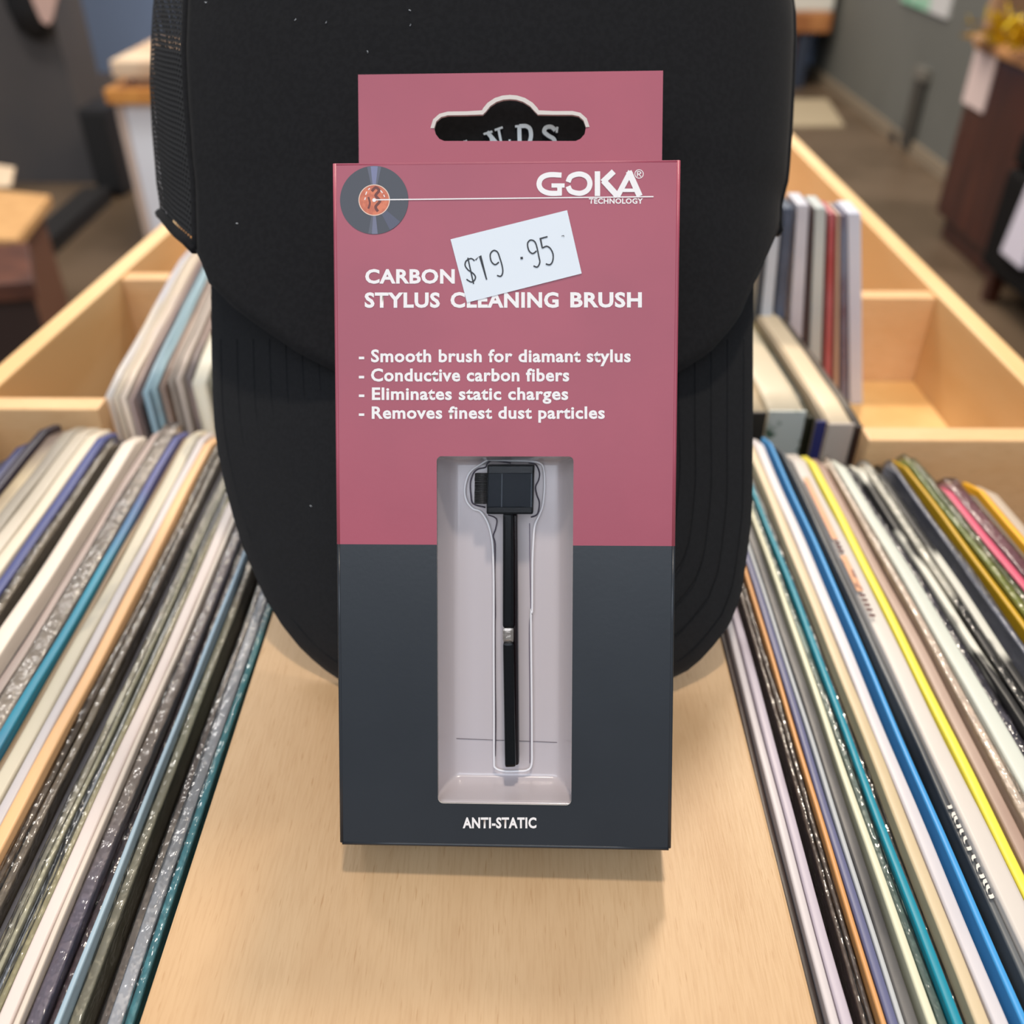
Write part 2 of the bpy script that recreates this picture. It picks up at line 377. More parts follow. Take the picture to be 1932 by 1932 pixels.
box('socket_face', XW - .016, XW - .01, pa.y - .05, pa.y + .05, pa.z - .035, pa.z + .03, mat('black face', '2a2a2a', 0.5), e, .003)
# far shelf with white bin
sx = onY(1562, 60, 6.0); sx0 = onY(1495, 60, 6.0); sz = onY(1540, 60, 6.0).z; szt = onY(1540, 22, 6.0).z
e = tag(empty('far_shelf', (sx.x - .2, 6.15, FZ)), 'brown wooden shelf unit against the blue back wall', 'shelf')
box('shelf_top', sx0.x - .8, sx.x, 5.95, 6.35, sz, szt, mat('warm wood shelf', '9a6238', 0.5, alt='b57b49', nscale=8), e, .01)
box('shelf_body', sx0.x - .8, sx.x - .17, 6.0, 6.33, FZ, sz, mat('brown shelf body', '59301f', 0.5), e, .01)
box('side_panel', sx.x - .17, sx.x - .1, 5.97, 6.33, FZ, sz, mat('navy panel', '2b3445', 0.6), e, .005)
e = box('storage_box', sx0.x - .5, sx.x + .01, 6.0, 6.3, szt, szt + .3, mat('white carton', 'd8d8d0', 0.6), None, .012)
tag(e, 'white storage box on the brown far shelf unit', 'box')
ma = onZ(1495, 244, FZ); mb_ = onZ(1592, 240, FZ); mc = onZ(1560, 190, FZ); md = onZ(1490, 190, FZ)
o = hexa('lit_floor_patch', [(ma.x - .6, ma.y, FZ), (mb_.x, mb_.y, FZ), (mc.x, mc.y, FZ), (md.x - .6, md.y, FZ), (ma.x - .6, ma.y, FZ + .01), (mb_.x, mb_.y, FZ + .01), (mc.x, mc.y, FZ + .01), (md.x - .6, md.y, FZ + .01)], mat('beige painted light', 'b3a387', 0.8), None)  # thin pale sheet that paints a brightly lit patch of the far floor
tag(o, 'pale sheet painting a bright lit patch of floor before the far brown shelf', 'floor patch')

# ---------------------------------------------------------------- record bins
M_IN = mat('inner plywood', 'e9c490', 0.5, alt='e0b57c', scale=(1, .2, 1), nscale=20)
M_RAILTOP = M_EDGE
e = tag(empty('record_bin_table', (0, 0.3, FZ)), 'birch plywood record bin table with dividers and raised rails', 'record bin')
bY = [0.02, 0.395, 0.411]
def at(px, py, z=0): return onZ(px, py, z)
# outer side walls, built along their photographed run
for side in (0, 1):
    if side == 0:
        A = at(0, 725); B = at(320, 437)       # inner edge
        A2 = at(0, 688); B2 = at(263, 457)     # outer edge
    else:
        A = at(1932, 724); B = at(1623, 407)
        A2 = at(1932, 678.6); B2 = at(1580, 350)
    def ext(P, Q, y):
        t = (y - P.y) / (Q.y - P.y); return P.x + (Q.x - P.x) * t
    xi0, xi1, xo0, xo1 = ext(A, B, -.05), ext(A, B, 1.25), ext(A2, B2, -.05), ext(A2, B2, 1.25)
    # keep thickness constant
    th = .012 if side else -.012
    xo0, xo1 = xi0 + th, xi1 + th
    hexa('side_wall', [(xi0, -.05, -.34), (xo0, -.05, -.34), (xo1, 1.25, -.34), (xi1, 1.25, -.34), (xi0, -.05, 0), (xo0, -.05, 0), (xo1, 1.25, 0), (xi1, 1.25, 0)], M_IN, e, .0012)
    if side == 0: XL0, XL1 = xi0, xi1
    else: XR0, XR1 = xi0, xi1
def xl(y): return XL0 + (XL1 - XL0) * (y + .05) / 1.3
def xr(y): return XR0 + (XR1 - XR0) * (y + .05) / 1.3
def cross(name, y0, y1_, z0, z1, xa=None, xb=None, m=M_PLYX):
    a0, a1 = (xl(y0), xl(y1_)) if xa is None else (xa, xa)
    b0, b1 = (xr(y0), xr(y1_)) if xb is None else (xb, xb)
    return hexa(name, [(a0, y0, z0), (b0, y0, z0), (b1, y1_, z0), (a1, y1_, z0), (a0, y0, z1), (b0, y0, z1), (b1, y1_, z1), (a1, y1_, z1)], m, e, .001)
cl = at(60, 757).y; cr_ = at(1800, 815).y
cross('crossbar', cl - .006, cl + .006, -.32, -.001, None, at(192, 757).x)
cross('crossbar', cr_ - .006, cr_ + .006, -.32, -.001, at(1634, 815).x, None)
fl = at(280, 508).y; fr = at(1690, 542).y
cross('crossbar', fl - .012, fl, -.20, -.002, None, at(322, 510).x)
cross('crossbar', fr - .012, fr, -.20, -.002, at(1600, 542).x, None)
cross('crossbar', 1.238, 1.25, -.34, -.002)
cross('bin_floor', -.05, 1.25, -.36, -.34)
cross('inner_floor', cl + .02, fl - .012, -.21, -.20, None, .02)
cross('inner_floor', cr_ + .02, fr - .012, -.21, -.20, .02, None)
cross('inner_floor', fl, 1.238, -.21, -.20)
cross('raised_floor', cr_ + .0065, fr - .0125, -.075, -.058, .165, None, mat('pale birch floor', 'efc585', 0.5, alt='e6b673', nscale=20))
box('stand_panel', -.24, .24, .05, 1.2, FZ, -.36, M_PLYX, e)
# the wide plywood ledge between the two bins
Lk, Rk = -.2561 - .0 , .2561
def Xk(k, hh=H): return k * hh / math.cos(PITCH)
xLb, xRb = Xk((265 - 985) / 2222), Xk((1555 - 985) / 2222)
led = box('ledge_board', xLb + .0009, xRb, -.05, .395, -.018, 0, M_PLY, e, .0009)
box('ledge_support', xLb + .0018, xLb + .010, -.05, .395, -.34, -.0185, M_PLYX, e)
box('ledge_support', xRb - .010, xRb - .001, -.05, .395, -.34, -.0185, M_PLYX, e)

# ---------------------------------------------------------------- records
def sleeve_mat(spec):
    c = spec[0]; alt = spec[1] if len(spec) > 1 else None; ns = spec[2] if len(spec) > 2 else 40
    lo, hi = (spec[3], spec[4]) if len(spec) > 4 else (.4, .62)
    key = 'card ' + '_'.join(map(str, spec))
    return mat(key, c, 0.42, alt=alt, scale=(.8, .35, .8), nscale=ns, lo=lo, hi=hi, bump=.25, bscale=180, bvec=(1, .5, 1), bdist=.0006)
def plastic_mat():
    if 'poly' in MATS: return MATS['poly']
    m = bpy.data.materials.new('clear poly sleeve'); m.use_nodes = True
    nt = m.node_tree; N = nt.nodes; L = nt.links; N.remove(N['Principled BSDF'])
    tr = N.new('ShaderNodeBsdfTransparent'); gl = N.new('ShaderNodeBsdfGlossy'); gl.inputs['Roughness'].default_value = .16
    gl.inputs['Color'].default_value = (1, 1, 1, 1)
    mx = N.new('ShaderNodeMixShader'); fr_ = N.new('ShaderNodeFresnel'); fr_.inputs['IOR'].default_value = 1.6
    tc = N.new('ShaderNodeTexCoord'); mp = N.new('ShaderNodeMapping'); mp.inputs['Scale'].default_value = (1, .55, 1)
    n = N.new('ShaderNodeTexNoise'); n.inputs['Scale'].default_value = 330; n.inputs['Detail'].default_value = 2
    bp = N.new('ShaderNodeBump'); bp.inputs['Strength'].default_value = .9; bp.inputs['Distance'].default_value = .0012
    L.new(tc.outputs['Object'], mp.inputs[0]); L.new(mp.outputs[0], n.inputs[0]); L.new(n.outputs[0], bp.inputs['Height'])
    L.new(bp.outputs[0], gl.inputs['Normal']); L.new(bp.outputs[0], fr_.inputs['Normal'])
    ad = N.new('ShaderNodeMath'); ad.operation = 'MULTIPLY'; ad.inputs[1].default_value = .85; L.new(fr_.outputs[0], ad.inputs[0])
    L.new(ad.outputs[0], mx.inputs[0]); L.new(tr.outputs[0], mx.inputs[1]); L.new(gl.outputs[0], mx.inputs[2])
    L.new(mx.outputs[0], N['Material Output'].inputs[0])
    MATS['poly'] = m; return m

def sleeve_mesh(name, x_at, t, yn, yf, ztop, zbot, m, seed, segs=26, wob=.0003, rc=.004):
    """upright card sleeve: long along Y, rounded top edge, softly uneven"""
    r = random.Random(seed); ph = r.random() * 6
    ring = [(-.5, -1), (-.5, -.0008), (-.46, -.0002), (-.3, -.00003), (0, 0), (.3, -.00003), (.46, -.0002), (.5, -.0008), (.5, -1)]
    vs = []; fs = []; n = len(ring)
    for i in range(segs + 1):
        u = i / segs
        if i == 0: y = yn
        y = yn + (yf - yn) * u
        drop = 0
        d = min(y - yn, yf - y)
        if d < rc: drop = rc - math.sqrt(max(rc * rc - (rc - d) ** 2, 0))
        zt_ = ztop - drop + wob * math.sin(y * 40 + ph) + wob * .7 * math.sin(y * 95 + 2 * ph)
        xc = x_at(y) + .0003 * math.sin(y * 28 + 1)
        tt = (t(y) if callable(t) else t) * (1 - .03 * (1 + math.sin(y * 55 + ph)))
        for a_, z_ in ring:
            vs.append((xc + a_ * tt, y, zbot if z_ == -1 else zt_ + z_))
    for i in range(segs):
        for k in range(n - 1):
            fs.append((i * n + k, i * n + k + 1, (i + 1) * n + k + 1, (i + 1) * n + k))
        fs.append((i * n + n - 1, i * n, (i + 1) * n, (i + 1) * n + n - 1))
    fs.append(tuple(range(n))); fs.append(tuple(segs * n + k for k in range(n)))
    return mesh_obj(name, vs, fs, m, None, True)

LASTEDGE = {}
def record(kn, kf, dz, yend, spec, label, group, seed, poly=False, zbot=-.339, length=.315, extra=None):
    """kn, kf: (left, right) slope of the strip at image rows 1430 and 1010; dz: height of its top against the ledge"""
    hh = H - dz
    def row(y): # world Y of an image row on this level
        return onZ(985, y, dz).y
    Yn, Yf = row(1430), row(1010)
    hx = H - max(dz, -.0012)
    xn = (Xk(kn[0], hx) + Xk(kn[1], hx)) / 2; xf = (Xk(kf[0], hx) + Xk(kf[1], hx)) / 2
    t = abs(Xk(kn[1], hx) - Xk(kn[0], hx))
    lin = lambda a_, b_: (lambda y: a_ + (b_ - a_) * (y - Yn) / (Yf - Yn))
    e0 = lin(xn - t / 2, xf - t / 2); e1 = lin(xn + t / 2, xf + t / 2)      # edges of the strip
    inner, outer = (e0, e1) if xn > 0 else (e1, e0); sg = 1 if xn > 0 else -1
    ye = row(yend); yn = ye - length
    pr = LASTEDGE.get(sg)
    QY = (.0, .42)
    i0, i1 = inner(QY[0]) * sg, inner(QY[1]) * sg
    o0, o1 = outer(QY[0]) * sg, outer(QY[1]) * sg
    if pr:
        i0 = max(i0, pr[0] + .00025); i1 = max(i1, pr[1] + .00025)
    o0 = max(o0, i0 + .0014); o1 = max(o1, i1 + .0014)
    LASTEDGE[sg] = (o0, o1)
    def x_at(y): 
        q = (y - QY[0]) / (QY[1] - QY[0]); return sg * ((i0 + o0) / 2 + ((i1 + o1) / 2 - (i0 + o0) / 2) * q)
    t = lambda y: (o0 - i0) + ((o1 - i1) - (o0 - i0)) * (y - QY[0]) / (QY[1] - QY[0])
    r = empty('vinyl_record', (x_at((ye + yn) / 2), (ye + yn) / 2, zbot))
    tag(r, label, 'record', group)
    s = sleeve_mesh('cover', x_at, t, yn, ye, dz, zbot, sleeve_mat(spec), seed)
    part(s, r)
    if poly:
        p = sleeve_mesh('plastic_sleeve', x_at, (lambda y: t(y) + .00022), yn - .001, ye + .0015, dz + .0009, zbot, plastic_mat(), seed + 99, segs=90, wob=.0004)
        part(p, r)
    if extra: extra(r, x_at, t(.2), dz)
    return r

def kk_l(a, b, row=1430):   # zoomed strip coordinates (left strips) -> slopes
    return ((a - 985) / (row + 290), (b - 985) / (row + 290))
# left bin, from the ledge outwards: k pairs, depth, far-end row, colours, description
LEFT = [
    (.3243, .333, -.0006, 835, ('4f8f93', '3f7f8c', 9), 'slate teal record sleeve touching the left edge of the ledge board', 1),
    (.3335, .3470, -.0008, 850, ('b9bcc4', '8f9298', 30), 'silver grey record sleeve, second from the ledge board on the left', 1),
    (.3475, .3590, -.0040, 850, ('554a46', '8d847a', 60), 'thin dark sleeve with pale wrinkled edge, just outside the silver grey record', 1),
    (.3595, .3715, -.0100, 850, ('141213', '0e0c0c', 30), 'black record sleeve sunk low near the ledge on the left', 0),
    (.3720, .3830, -.0030, 850, ('857d70', '9ca08c', 22), 'dull olive grey record with shiny wrinkled wrapper, left bin', 1),
    (.3835, .3920, .0005, 850, ('8fa9bd', 'a3b7c2', 14), 'pale blue record sleeve between olive grey and plum ones, left bin', 0),
    (.3925, .4015, -.0040, 850, ('4a3a40', '332a30', 26), 'dark plum record sleeve beside the pale blue one, left bin', 1),
    (.4020, .4170, -.0012, 850, ('736c7c', '8a807a', 26), 'slate purple record with glinting plastic wrapper, left bin', 1),
    (.4175, .4277, .0010, 845, ('dcd0c4', 'd2c4b6', 12), 'off-white record sleeve against the slate purple one, left bin', 0),
    (.4282, .4425, .0006, 845, ('dfd2cc', 'd8c9c2', 12), 'pinkish white record sleeve with faint red specks, left bin', 0),
    (.4430, .4500, -.0018, 842, ('a39c78', 'b3ac92', 20), 'olive khaki record sleeve, thin, outside the pinkish white one', 1),
    (.4505, .4570, -.0030, 840, ('8790a0', 'aeb3b3', 22), 'blue grey thin record sleeve between two olive ones, left bin', 1),
    (.4575, .4632, -.0016, 838, ('bdbaa2', 'a3a18a', 22), 'pale olive thin record sleeve in the left bin', 1),
    (.4637, .4730, -.0028, 836, ('938f80', 'a8a392', 22), 'grey olive record sleeve with dull sheen, left bin', 1),
    (.4735, .4870, -.0060, 832, ('504f55', 'a8ae98', 55, .60, .68), 'dark record sleeve with green and white print, left bin', 0),
    (.4875, .4975, -.0022, 826, ('6a5f55', '8a8072', 60), 'dark brown record with creased plastic edge, left bin', 1),
    (.4980, .5065, -.0022, 812, ('7a6e62', '544b42', 60), 'brown grey record right beside the peach one, left bin', 1),
    (.5070, .5275, .0010, 815, ('eec08e', 'e6b684', 8), 'thick peach orange record sleeve in the left bin', 0),
    (.5280, .5405, .0006, 806, ('cfc6c2', 'b9b4b8', 14), 'lilac white record sleeve next to the peach one, left bin', 0),
    (.5410, .5600, .0006, 803, ('c6bda8', '8f8c84', 50, .55, .66), 'creamy grey record sleeve with small dark print, left bin', 0),
    (.5605, .5690, -.0020, 806, ('a08a66', '4a2f2c', 14), 'narrow tan and maroon record sleeve beside the blue one, left bin', 0),
    (.5695, .5850, .0000, 804, ('50558a', '2f86a0', 10, .46, .56), 'violet blue record sleeve turning turquoise towards the front, left bin', 0),
    (.5855, .6115, -.0010, 800, ('a0968c', '7d756e', 45), 'thick mottled grey record sleeve, left bin', 1),
    (.6120, .6255, -.0020, 798, ('b09c94', '8c7f7a', 22), 'pinkish grey thin record sleeve, left bin', 0),
    (.6260, .6345, -.0050, 800, ('2c2b38', '1d1c26', 14), 'dark navy thin record sleeve beside the wide white one', 0),
    (.6350, .6640, .0006, 815, ('e4d9cd', 'dacdc0', 8), 'wide white record sleeve in the middle of the left bin', 0),
    (.6645, .6770, -.0060, 836, ('3f3d3e', '2c2a2c', 20), 'dark charcoal record sleeve outside the wide white one', 0),
    (.6775, .6910, -.0014, 826, ('7b705f', '5e5547', 24), 'brown olive record with a pale rounded corner, left bin', 1),
    (.6915, .7110, .0000, 808, ('46508c', '3a4278', 8), 'navy blue record sleeve between brown olive and cream ones', 0),
    (.7115, .7330, .0004, 800, ('d9cdba', 'cfc4b0', 10), 'cream record sleeve just outside the navy blue one', 0),
    (.7335, .7570, .0004, 796, ('d6ccbc', 'b8ae9e', 14), 'ivory record sleeve, second outside the navy blue one', 0),
    (.7575, .7780, -.0010, 795, ('8d857a', 'a29a8a', 22), 'warm grey record sleeve near the left bin wall', 0),
    (.7785, .8030, -.0020, 802, ('6a5a50', 'b8a684', 16, .56, .62), 'brown record sleeve with cream and red patches, left bin', 0),
    (.8035, .8230, .0000, 790, ('332c4c', '241f30', 12), 'dark purple record sleeve near the left bin wall', 0),
    (.8235, .8390, -.0020, 822, ('3e4474', '2c2f55', 12), 'outermost deep blue record sleeve by the left bin wall', 0),
    (.8395, .8580, -.0040, 850, ('4a3a3e', '2f2a30', 14), 'dark brown record sleeve squeezed against the left bin wall', 0),
]
for i, (a_, b__, dz, ye, spec, lab, poly) in enumerate(LEFT):
    record((-a_, -b__), (-a_, -b__), dz, ye, spec, lab, 'records standing in the left front bin', 100 + i, bool(poly))

def kz(z, row): return (1400 + z / 3.632 - 985) / (row + 290)
RS = [  # z-range @1430, z-range @1010 (None: parallel), depth, far row, colours, label, poly
    ((101, 148), None, -.0030, 850, ('3a2c28', '2a211f', 20), 'dark brown record along the right edge of the ledge board', 0),
    ((150, 216), None, -.0004, 845, ('cfc6c6', 'c4bcbe', 10), 'white grey record sleeve, first beside the ledge on the right', 0),
    ((222, 290), None, .0000, 845, ('bdb2bd', '6b565c', 26, .52, .62), 'lilac record sleeve with dark scribbled stains, right bin', 0),
    ((292, 345), None, -.0140, 845, ('0f0c0c', '161212', 20), 'black filler sleeve for the shade in the gap by the lilac one', 0),  # shade of the gap put into a deep, near-black sleeve
    ((347, 372), None, -.0030, 845, ('64554c', '3f342e', 40), 'thin brown record in crinkled plastic beside the black gap', 1),
    ((374, 402), None, -.0030, 842, ('5a504c', '6f655e', 40), 'thin dark grey record in plastic beside the orange one', 1),
    ((404, 462), None, -.0004, 842, ('d2995f', 'c88e55', 8), 'orange tan record sleeve in the right bin', 0),
    ((464, 528), None, .0000, 842, ('5f6287', '6d6c80', 9), 'slate violet record sleeve beside the orange one, right bin', 0),
    ((530, 560), None, .0000, 842, ('a9adb1', 'c3c4c4', 18), 'thin light grey record sleeve beside the slate violet one', 0),
    ((562, 644), None, -.0004, 842, ('5e5c5b', '424143', 60), 'thick mottled charcoal record sleeve, right bin', 0),
    ((646, 706), (95, 150), .0004, 842, ('d8d6bc', 'd0cdb0', 8), 'pale cream record sleeve between charcoal and teal ones', 0),
    ((710, 772), (152, 183), -.0020, 840, ('4f6862', '7d8a83', 24), 'dark grey green record sleeve beside the teal one', 1),
    ((774, 846), (185, 245), .0002, 838, ('1489a0', '0f7f93', 8), 'bright teal record sleeve in the right bin', 0),
    ((848, 898), (247, 292), -.0050, 836, ('56565a', '6c6a6c', 30), 'dark grey thin record just right of the teal one', 1),
    ((900, 1002), (295, 364), .0000, 815, ('d6c3a4', 'c8b490', 12), 'sandy cream record sleeve, right bin', 0),
    ((1004, 1098), (366, 448), .0000, 812, ('d6d1d4', 'c1bcc2', 14), 'cool white record sleeve left of the bright blue one', 0),
    ((1100, 1128), (450, 456), -.0070, 812, ('262326', '1a181a', 14), 'thin black record beside the bright blue one', 0),
    ((1130, 1200), (458, 520), .0006, 808, ('3f97d6', '358bcb', 6), 'bright blue record sleeve in the right bin', 0),
    ((1202, 1248), (522, 545), -.0050, 820, ('161d2b', '2c333d', 30), 'navy black record directly right of the bright blue one', 0),
    ((1250, 1300), (547, 570), -.0010, 826, ('44484d', '6a6d6f', 40), 'dark grey record with white spine lettering, right bin', 0),
    ((1302, 1492), (573, 733), .0010, 840, ('c9c1ba', 'd2cac2', 10), 'wide light grey record set with peach printed spine, right bin', 0),
    ((1494, 1572), (737, 790), .0004, 843, ('e8dc4e', 'dfd24a', 6), 'yellow record sleeve in the right bin', 0),
    ((1576, 1684), (794, 842), -.0010, 850, ('9b7f72', 'b29a8c', 20), 'dusty brown record sleeve right of the yellow one', 0),
    ((1688, 1788), (844, 888), .0004, 855, ('e6d6c8', 'dccbbc', 10), 'pinkish cream record with shiny edge, right bin', 1),
    ((1790, 1990), (890, 1028), .0010, 850, ('cdd0c6', 'c4c8be', 7), 'very thick pale grey green record box, right bin', 0),
    ((1994, 2075), (1032, 1084), -.0030, 870, ('2b2938', '6c6878', 90, .58, .66), 'dark navy record with tiny white print, right bin', 1),
    ((2079, 2160), (1087, 1158), -.0006, 862, ('222223', 'd4d2c6', 34, .44, .475), 'first of three black and white printed records, right bin', 0),
    ((2164, 2245), (1161, 1228), -.0006, 864, ('242425', 'cfcdc2', 31, .44, .475), 'middle one of three black and white printed records, right bin', 1),
    ((2249, 2330), (1231, 1298), -.0006, 866, ('212122', 'cac8bd', 33, .44, .475), 'last of three black and white printed records, right bin', 0),
    ((2334, 2420), (1302, 1340), -.0080, 868, ('202022', '353538', 20), 'black thin record beside the slate striped one, right bin', 0),
    ((2424, 2490), (1342, 1400), .0000, 862, ('6f7484', '9094a6', 60), 'slate grey record with fine pale print, right bin', 1),
    ((2494, 2570), (1404, 1438), -.0080, 862, ('14120f', '1c1a14', 20), 'black filler sleeve for the shaded gap beside the mustard one', 0),  # black sleeve paints the shade between its two neighbours
    ((2574, 2650), (1440, 1486), .0000, 850, ('c79d1e', 'b38c18', 12), 'mustard yellow record sleeve, right bin', 0),
    ((2654, 2790), (1489, 1574), .0008, 851, ('98993a', '6f8038', 14), 'olive green record in shiny crinkled plastic, right bin', 1),
    ((2794, 2880), (1577, 1636), -.0006, 858, ('6e7a5c', '86896f', 18), 'dull grey green record beside the pink one, right bin', 1),
    ((2884, 2980), (1639, 1718), .0002, 897, ('d4607a', 'cc5670', 8), 'pink record sleeve in the right bin', 0),
    ((2984, 3120), (1721, 1822), -.0010, 896, ('6d3f4c', '8a5f68', 40), 'plum record with faint print beside the pink one', 1),
    ((3124, 3200), (1826, 1880), -.0030, 905, ('8a817a', '6c645e', 20), 'grey brown record between plum and orange yellow ones', 0),
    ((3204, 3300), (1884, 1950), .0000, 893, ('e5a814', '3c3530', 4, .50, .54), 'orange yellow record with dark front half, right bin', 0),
    ((3304, 3400), (1954, 2030), -.0004, 900, ('c6b09a', 'b5a390', 14), 'beige outermost record sleeve in the right bin', 0),
]
def peach_print(r, x_at, t, dz):
    verts = []; faces = []
    ys = onZ(1600, 905, dz).y, onZ(1600, 1075, dz).y
    M1 = mat('peach print', 'e0a783', .45, alt='d99c78', nscale=30)
    k = 0
    o = []
    for (ya, yb, m_, name) in ((905, 1022, M1, 'printed_band'), (1052, 1120, mat('peach print two', 'd8a27c', .45, alt='7a4a42', nscale=90, lo=.5, hi=.56), 'printed_band')):
        Y0, Y1 = onZ(1600, ya, dz).y, onZ(1600, yb, dz).y
        n = 8; vs = []; fs = []
        for i in range(n + 1):
            y = Y0 + (Y1 - Y0) * i / n
            for s in (-.46, -.08): vs.append((x_at(y) + s * t, y, dz + .0012))
        fs = [(2 * i, 2 * i + 1, 2 * i + 3, 2 * i + 2) for i in range(n)]
        part(mesh_obj(name, vs, fs, m_), r)
    for j, yy in enumerate((1026, 1034, 1042, 1125, 1134, 1143, 1152, 1163)):
        Y0, Y1 = onZ(1600, yy, dz).y, onZ(1600, yy + 5, dz).y
        vs = [(x_at(Y0) - .42 * t, Y0, dz + .0012), (x_at(Y0) - .1 * t, Y0, dz + .0012), (x_at(Y1) - .1 * t, Y1, dz + .0012), (x_at(Y1) - .42 * t, Y1, dz + .0012)]
        part(mesh_obj('spine_letter', vs, [(0, 1, 2, 3)], mat('brown print', '5a3434', .5)), r)
def white_print(r, x_at, t, dz):
    M1 = mat('white spine print', 'd8d4cc', .45)
    ys_ = [1526, 1541, 1550, 1562, 1573, 1588, 1604, 1622, 1640, 1656, 1668, 1680, 1694]
    for j, yy in enumerate(ys_):
        Yc_ = onZ(1800, yy, dz).y; h_ = .0006 + .0005 * ((j * 7) % 3)
        pts_ = [(-.36, -.6), (-.1, .2), (.15, .4), (.38, .5)] if j % 3 else [(-.38, -.3), (-.05, -.2), (.2, .1), (.36, .5)]
        vs_ = []; n_ = len(pts_)
        for a_, b_ in pts_: vs_.append((x_at(Yc_) + a_ * t, Yc_ + b_ * h_ - .00055, dz + .0009))
        for a_, b_ in pts_: vs_.append((x_at(Yc_) + a_ * t, Yc_ + b_ * h_ + .00055, dz + .0009))
        part(mesh_obj('spine_letter', vs_, [(i_, i_ + 1, n_ + i_ + 1, n_ + i_) for i_ in range(n_ - 1)], M1), r)
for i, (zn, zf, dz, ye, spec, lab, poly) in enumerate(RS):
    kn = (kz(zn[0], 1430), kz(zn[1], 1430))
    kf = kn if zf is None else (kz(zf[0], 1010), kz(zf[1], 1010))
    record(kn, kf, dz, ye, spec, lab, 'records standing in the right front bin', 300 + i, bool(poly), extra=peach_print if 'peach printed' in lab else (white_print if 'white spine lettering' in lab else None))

# singles in the bin behind: front edge seen, tops running back
SEDGE = {}
def single(x0p, x1p, yp, yaw, zt_, length, zb, mtop, label, group, seed, name='vinyl_single', cat='record'):
    a = onZ(x0p, yp, zt_); b = onZ(x1p, yp, zt_)
    u0, u1 = a.x - yaw * (a.y - .42), b.x - yaw * (a.y - .42)      # places on a common line, so neighbours do not clip
    if group in SEDGE: u0 = max(u0, SEDGE[group] + .0004)
    u1 = max(u1, u0 + .0015); SEDGE[group] = u1
    t = (u1 - u0) * .97; xm = (u0 + u1) / 2
    x_at = lambda y: xm + yaw * (y - .42)
    r = empty(name, (xm, a.y + length / 2, zb)); tag(r, label, cat, group)
    part(sleeve_mesh('cover', x_at, t, a.y, a.y + length, zt_, zb, sleeve_mat(mtop), seed, segs=8, rc=.002), r)
    return r
pa = onZ(194, 748, 0); pb = onZ(353, 470, 0); yawL = (pb.x - pa.x) / (pb.y - pa.y)
pa = onZ(1625, 790, 0); pb = onZ(1432, 530, 0); yawR = (pb.x - pa.x) / (pb.y - pa.y)
for i, (a_, b__, y_, z_, spec, lab) in enumerate([
    (195, 209, 742, 0, ('cfc4b4', 'bcbcc6', 30), 'pale silver sleeve at the left end of the left back bin'),
    (210, 222, 744, 0, ('bfb2a0', 'c9baa8', 20), 'sandy sleeve second from left in the left back bin'),
    (223, 236, 744, 0, ('d8c8b4', 'c4b6b4', 20), 'ivory sleeve with lavender front edge, left back bin'),
    (237, 248, 748, -.002, ('9c8784', 'b5a29a', 20), 'mauve sleeve beside the low dark gap, left back bin'),
    (249, 265, 758, -.010, ('2b2524', '3a302e', 20), 'sunken black filler sleeve for the shaded gap in the left back bin'),  # shade of the low gap painted as a dark sleeve
    (266, 278, 732, 0, ('86a3b0', '7f98a8', 12), 'light blue sleeve in the left back bin'),
    (279, 292, 726, 0, ('8ba7b2', '7c6a66', 14, .5, .6), 'light blue and brown sleeve in the left back bin'),
    (293, 310, 724, -.001, ('8f7869', '6a5850', 20), 'brown sleeve in the middle of the left back bin'),
    (311, 323, 712, 0, ('a89c92', '8b8078', 20), 'grey beige sleeve, left back bin'),
    (324, 340, 708, 0, ('a3978e', 'b6a79c', 20), 'taupe sleeve beside the navy one, left back bin'),
    (341, 358, 706, -.002, ('8f7b74', '3a4450', 20), 'rosy brown sleeve with navy front edge, left back bin'),
    (359, 387, 714, .001, ('d9cdb4', 'c3cac8', 12), 'thick cream and pale teal sleeve near the cap, left back bin'),
    (388, 400, 712, 0, ('7c7868', '8a8674', 20), 'thin olive sleeve touching the cap, left back bin'),
    (402, 440, 716, -.001, ('6b6058', '55504c', 20), 'dark taupe sleeve hidden behind the cap brim, left back bin'),
]):
    single(a_, b__, y_, yawL, z_, .21, -.199, spec, lab, 'small sleeves in the left back bin', 500 + i)
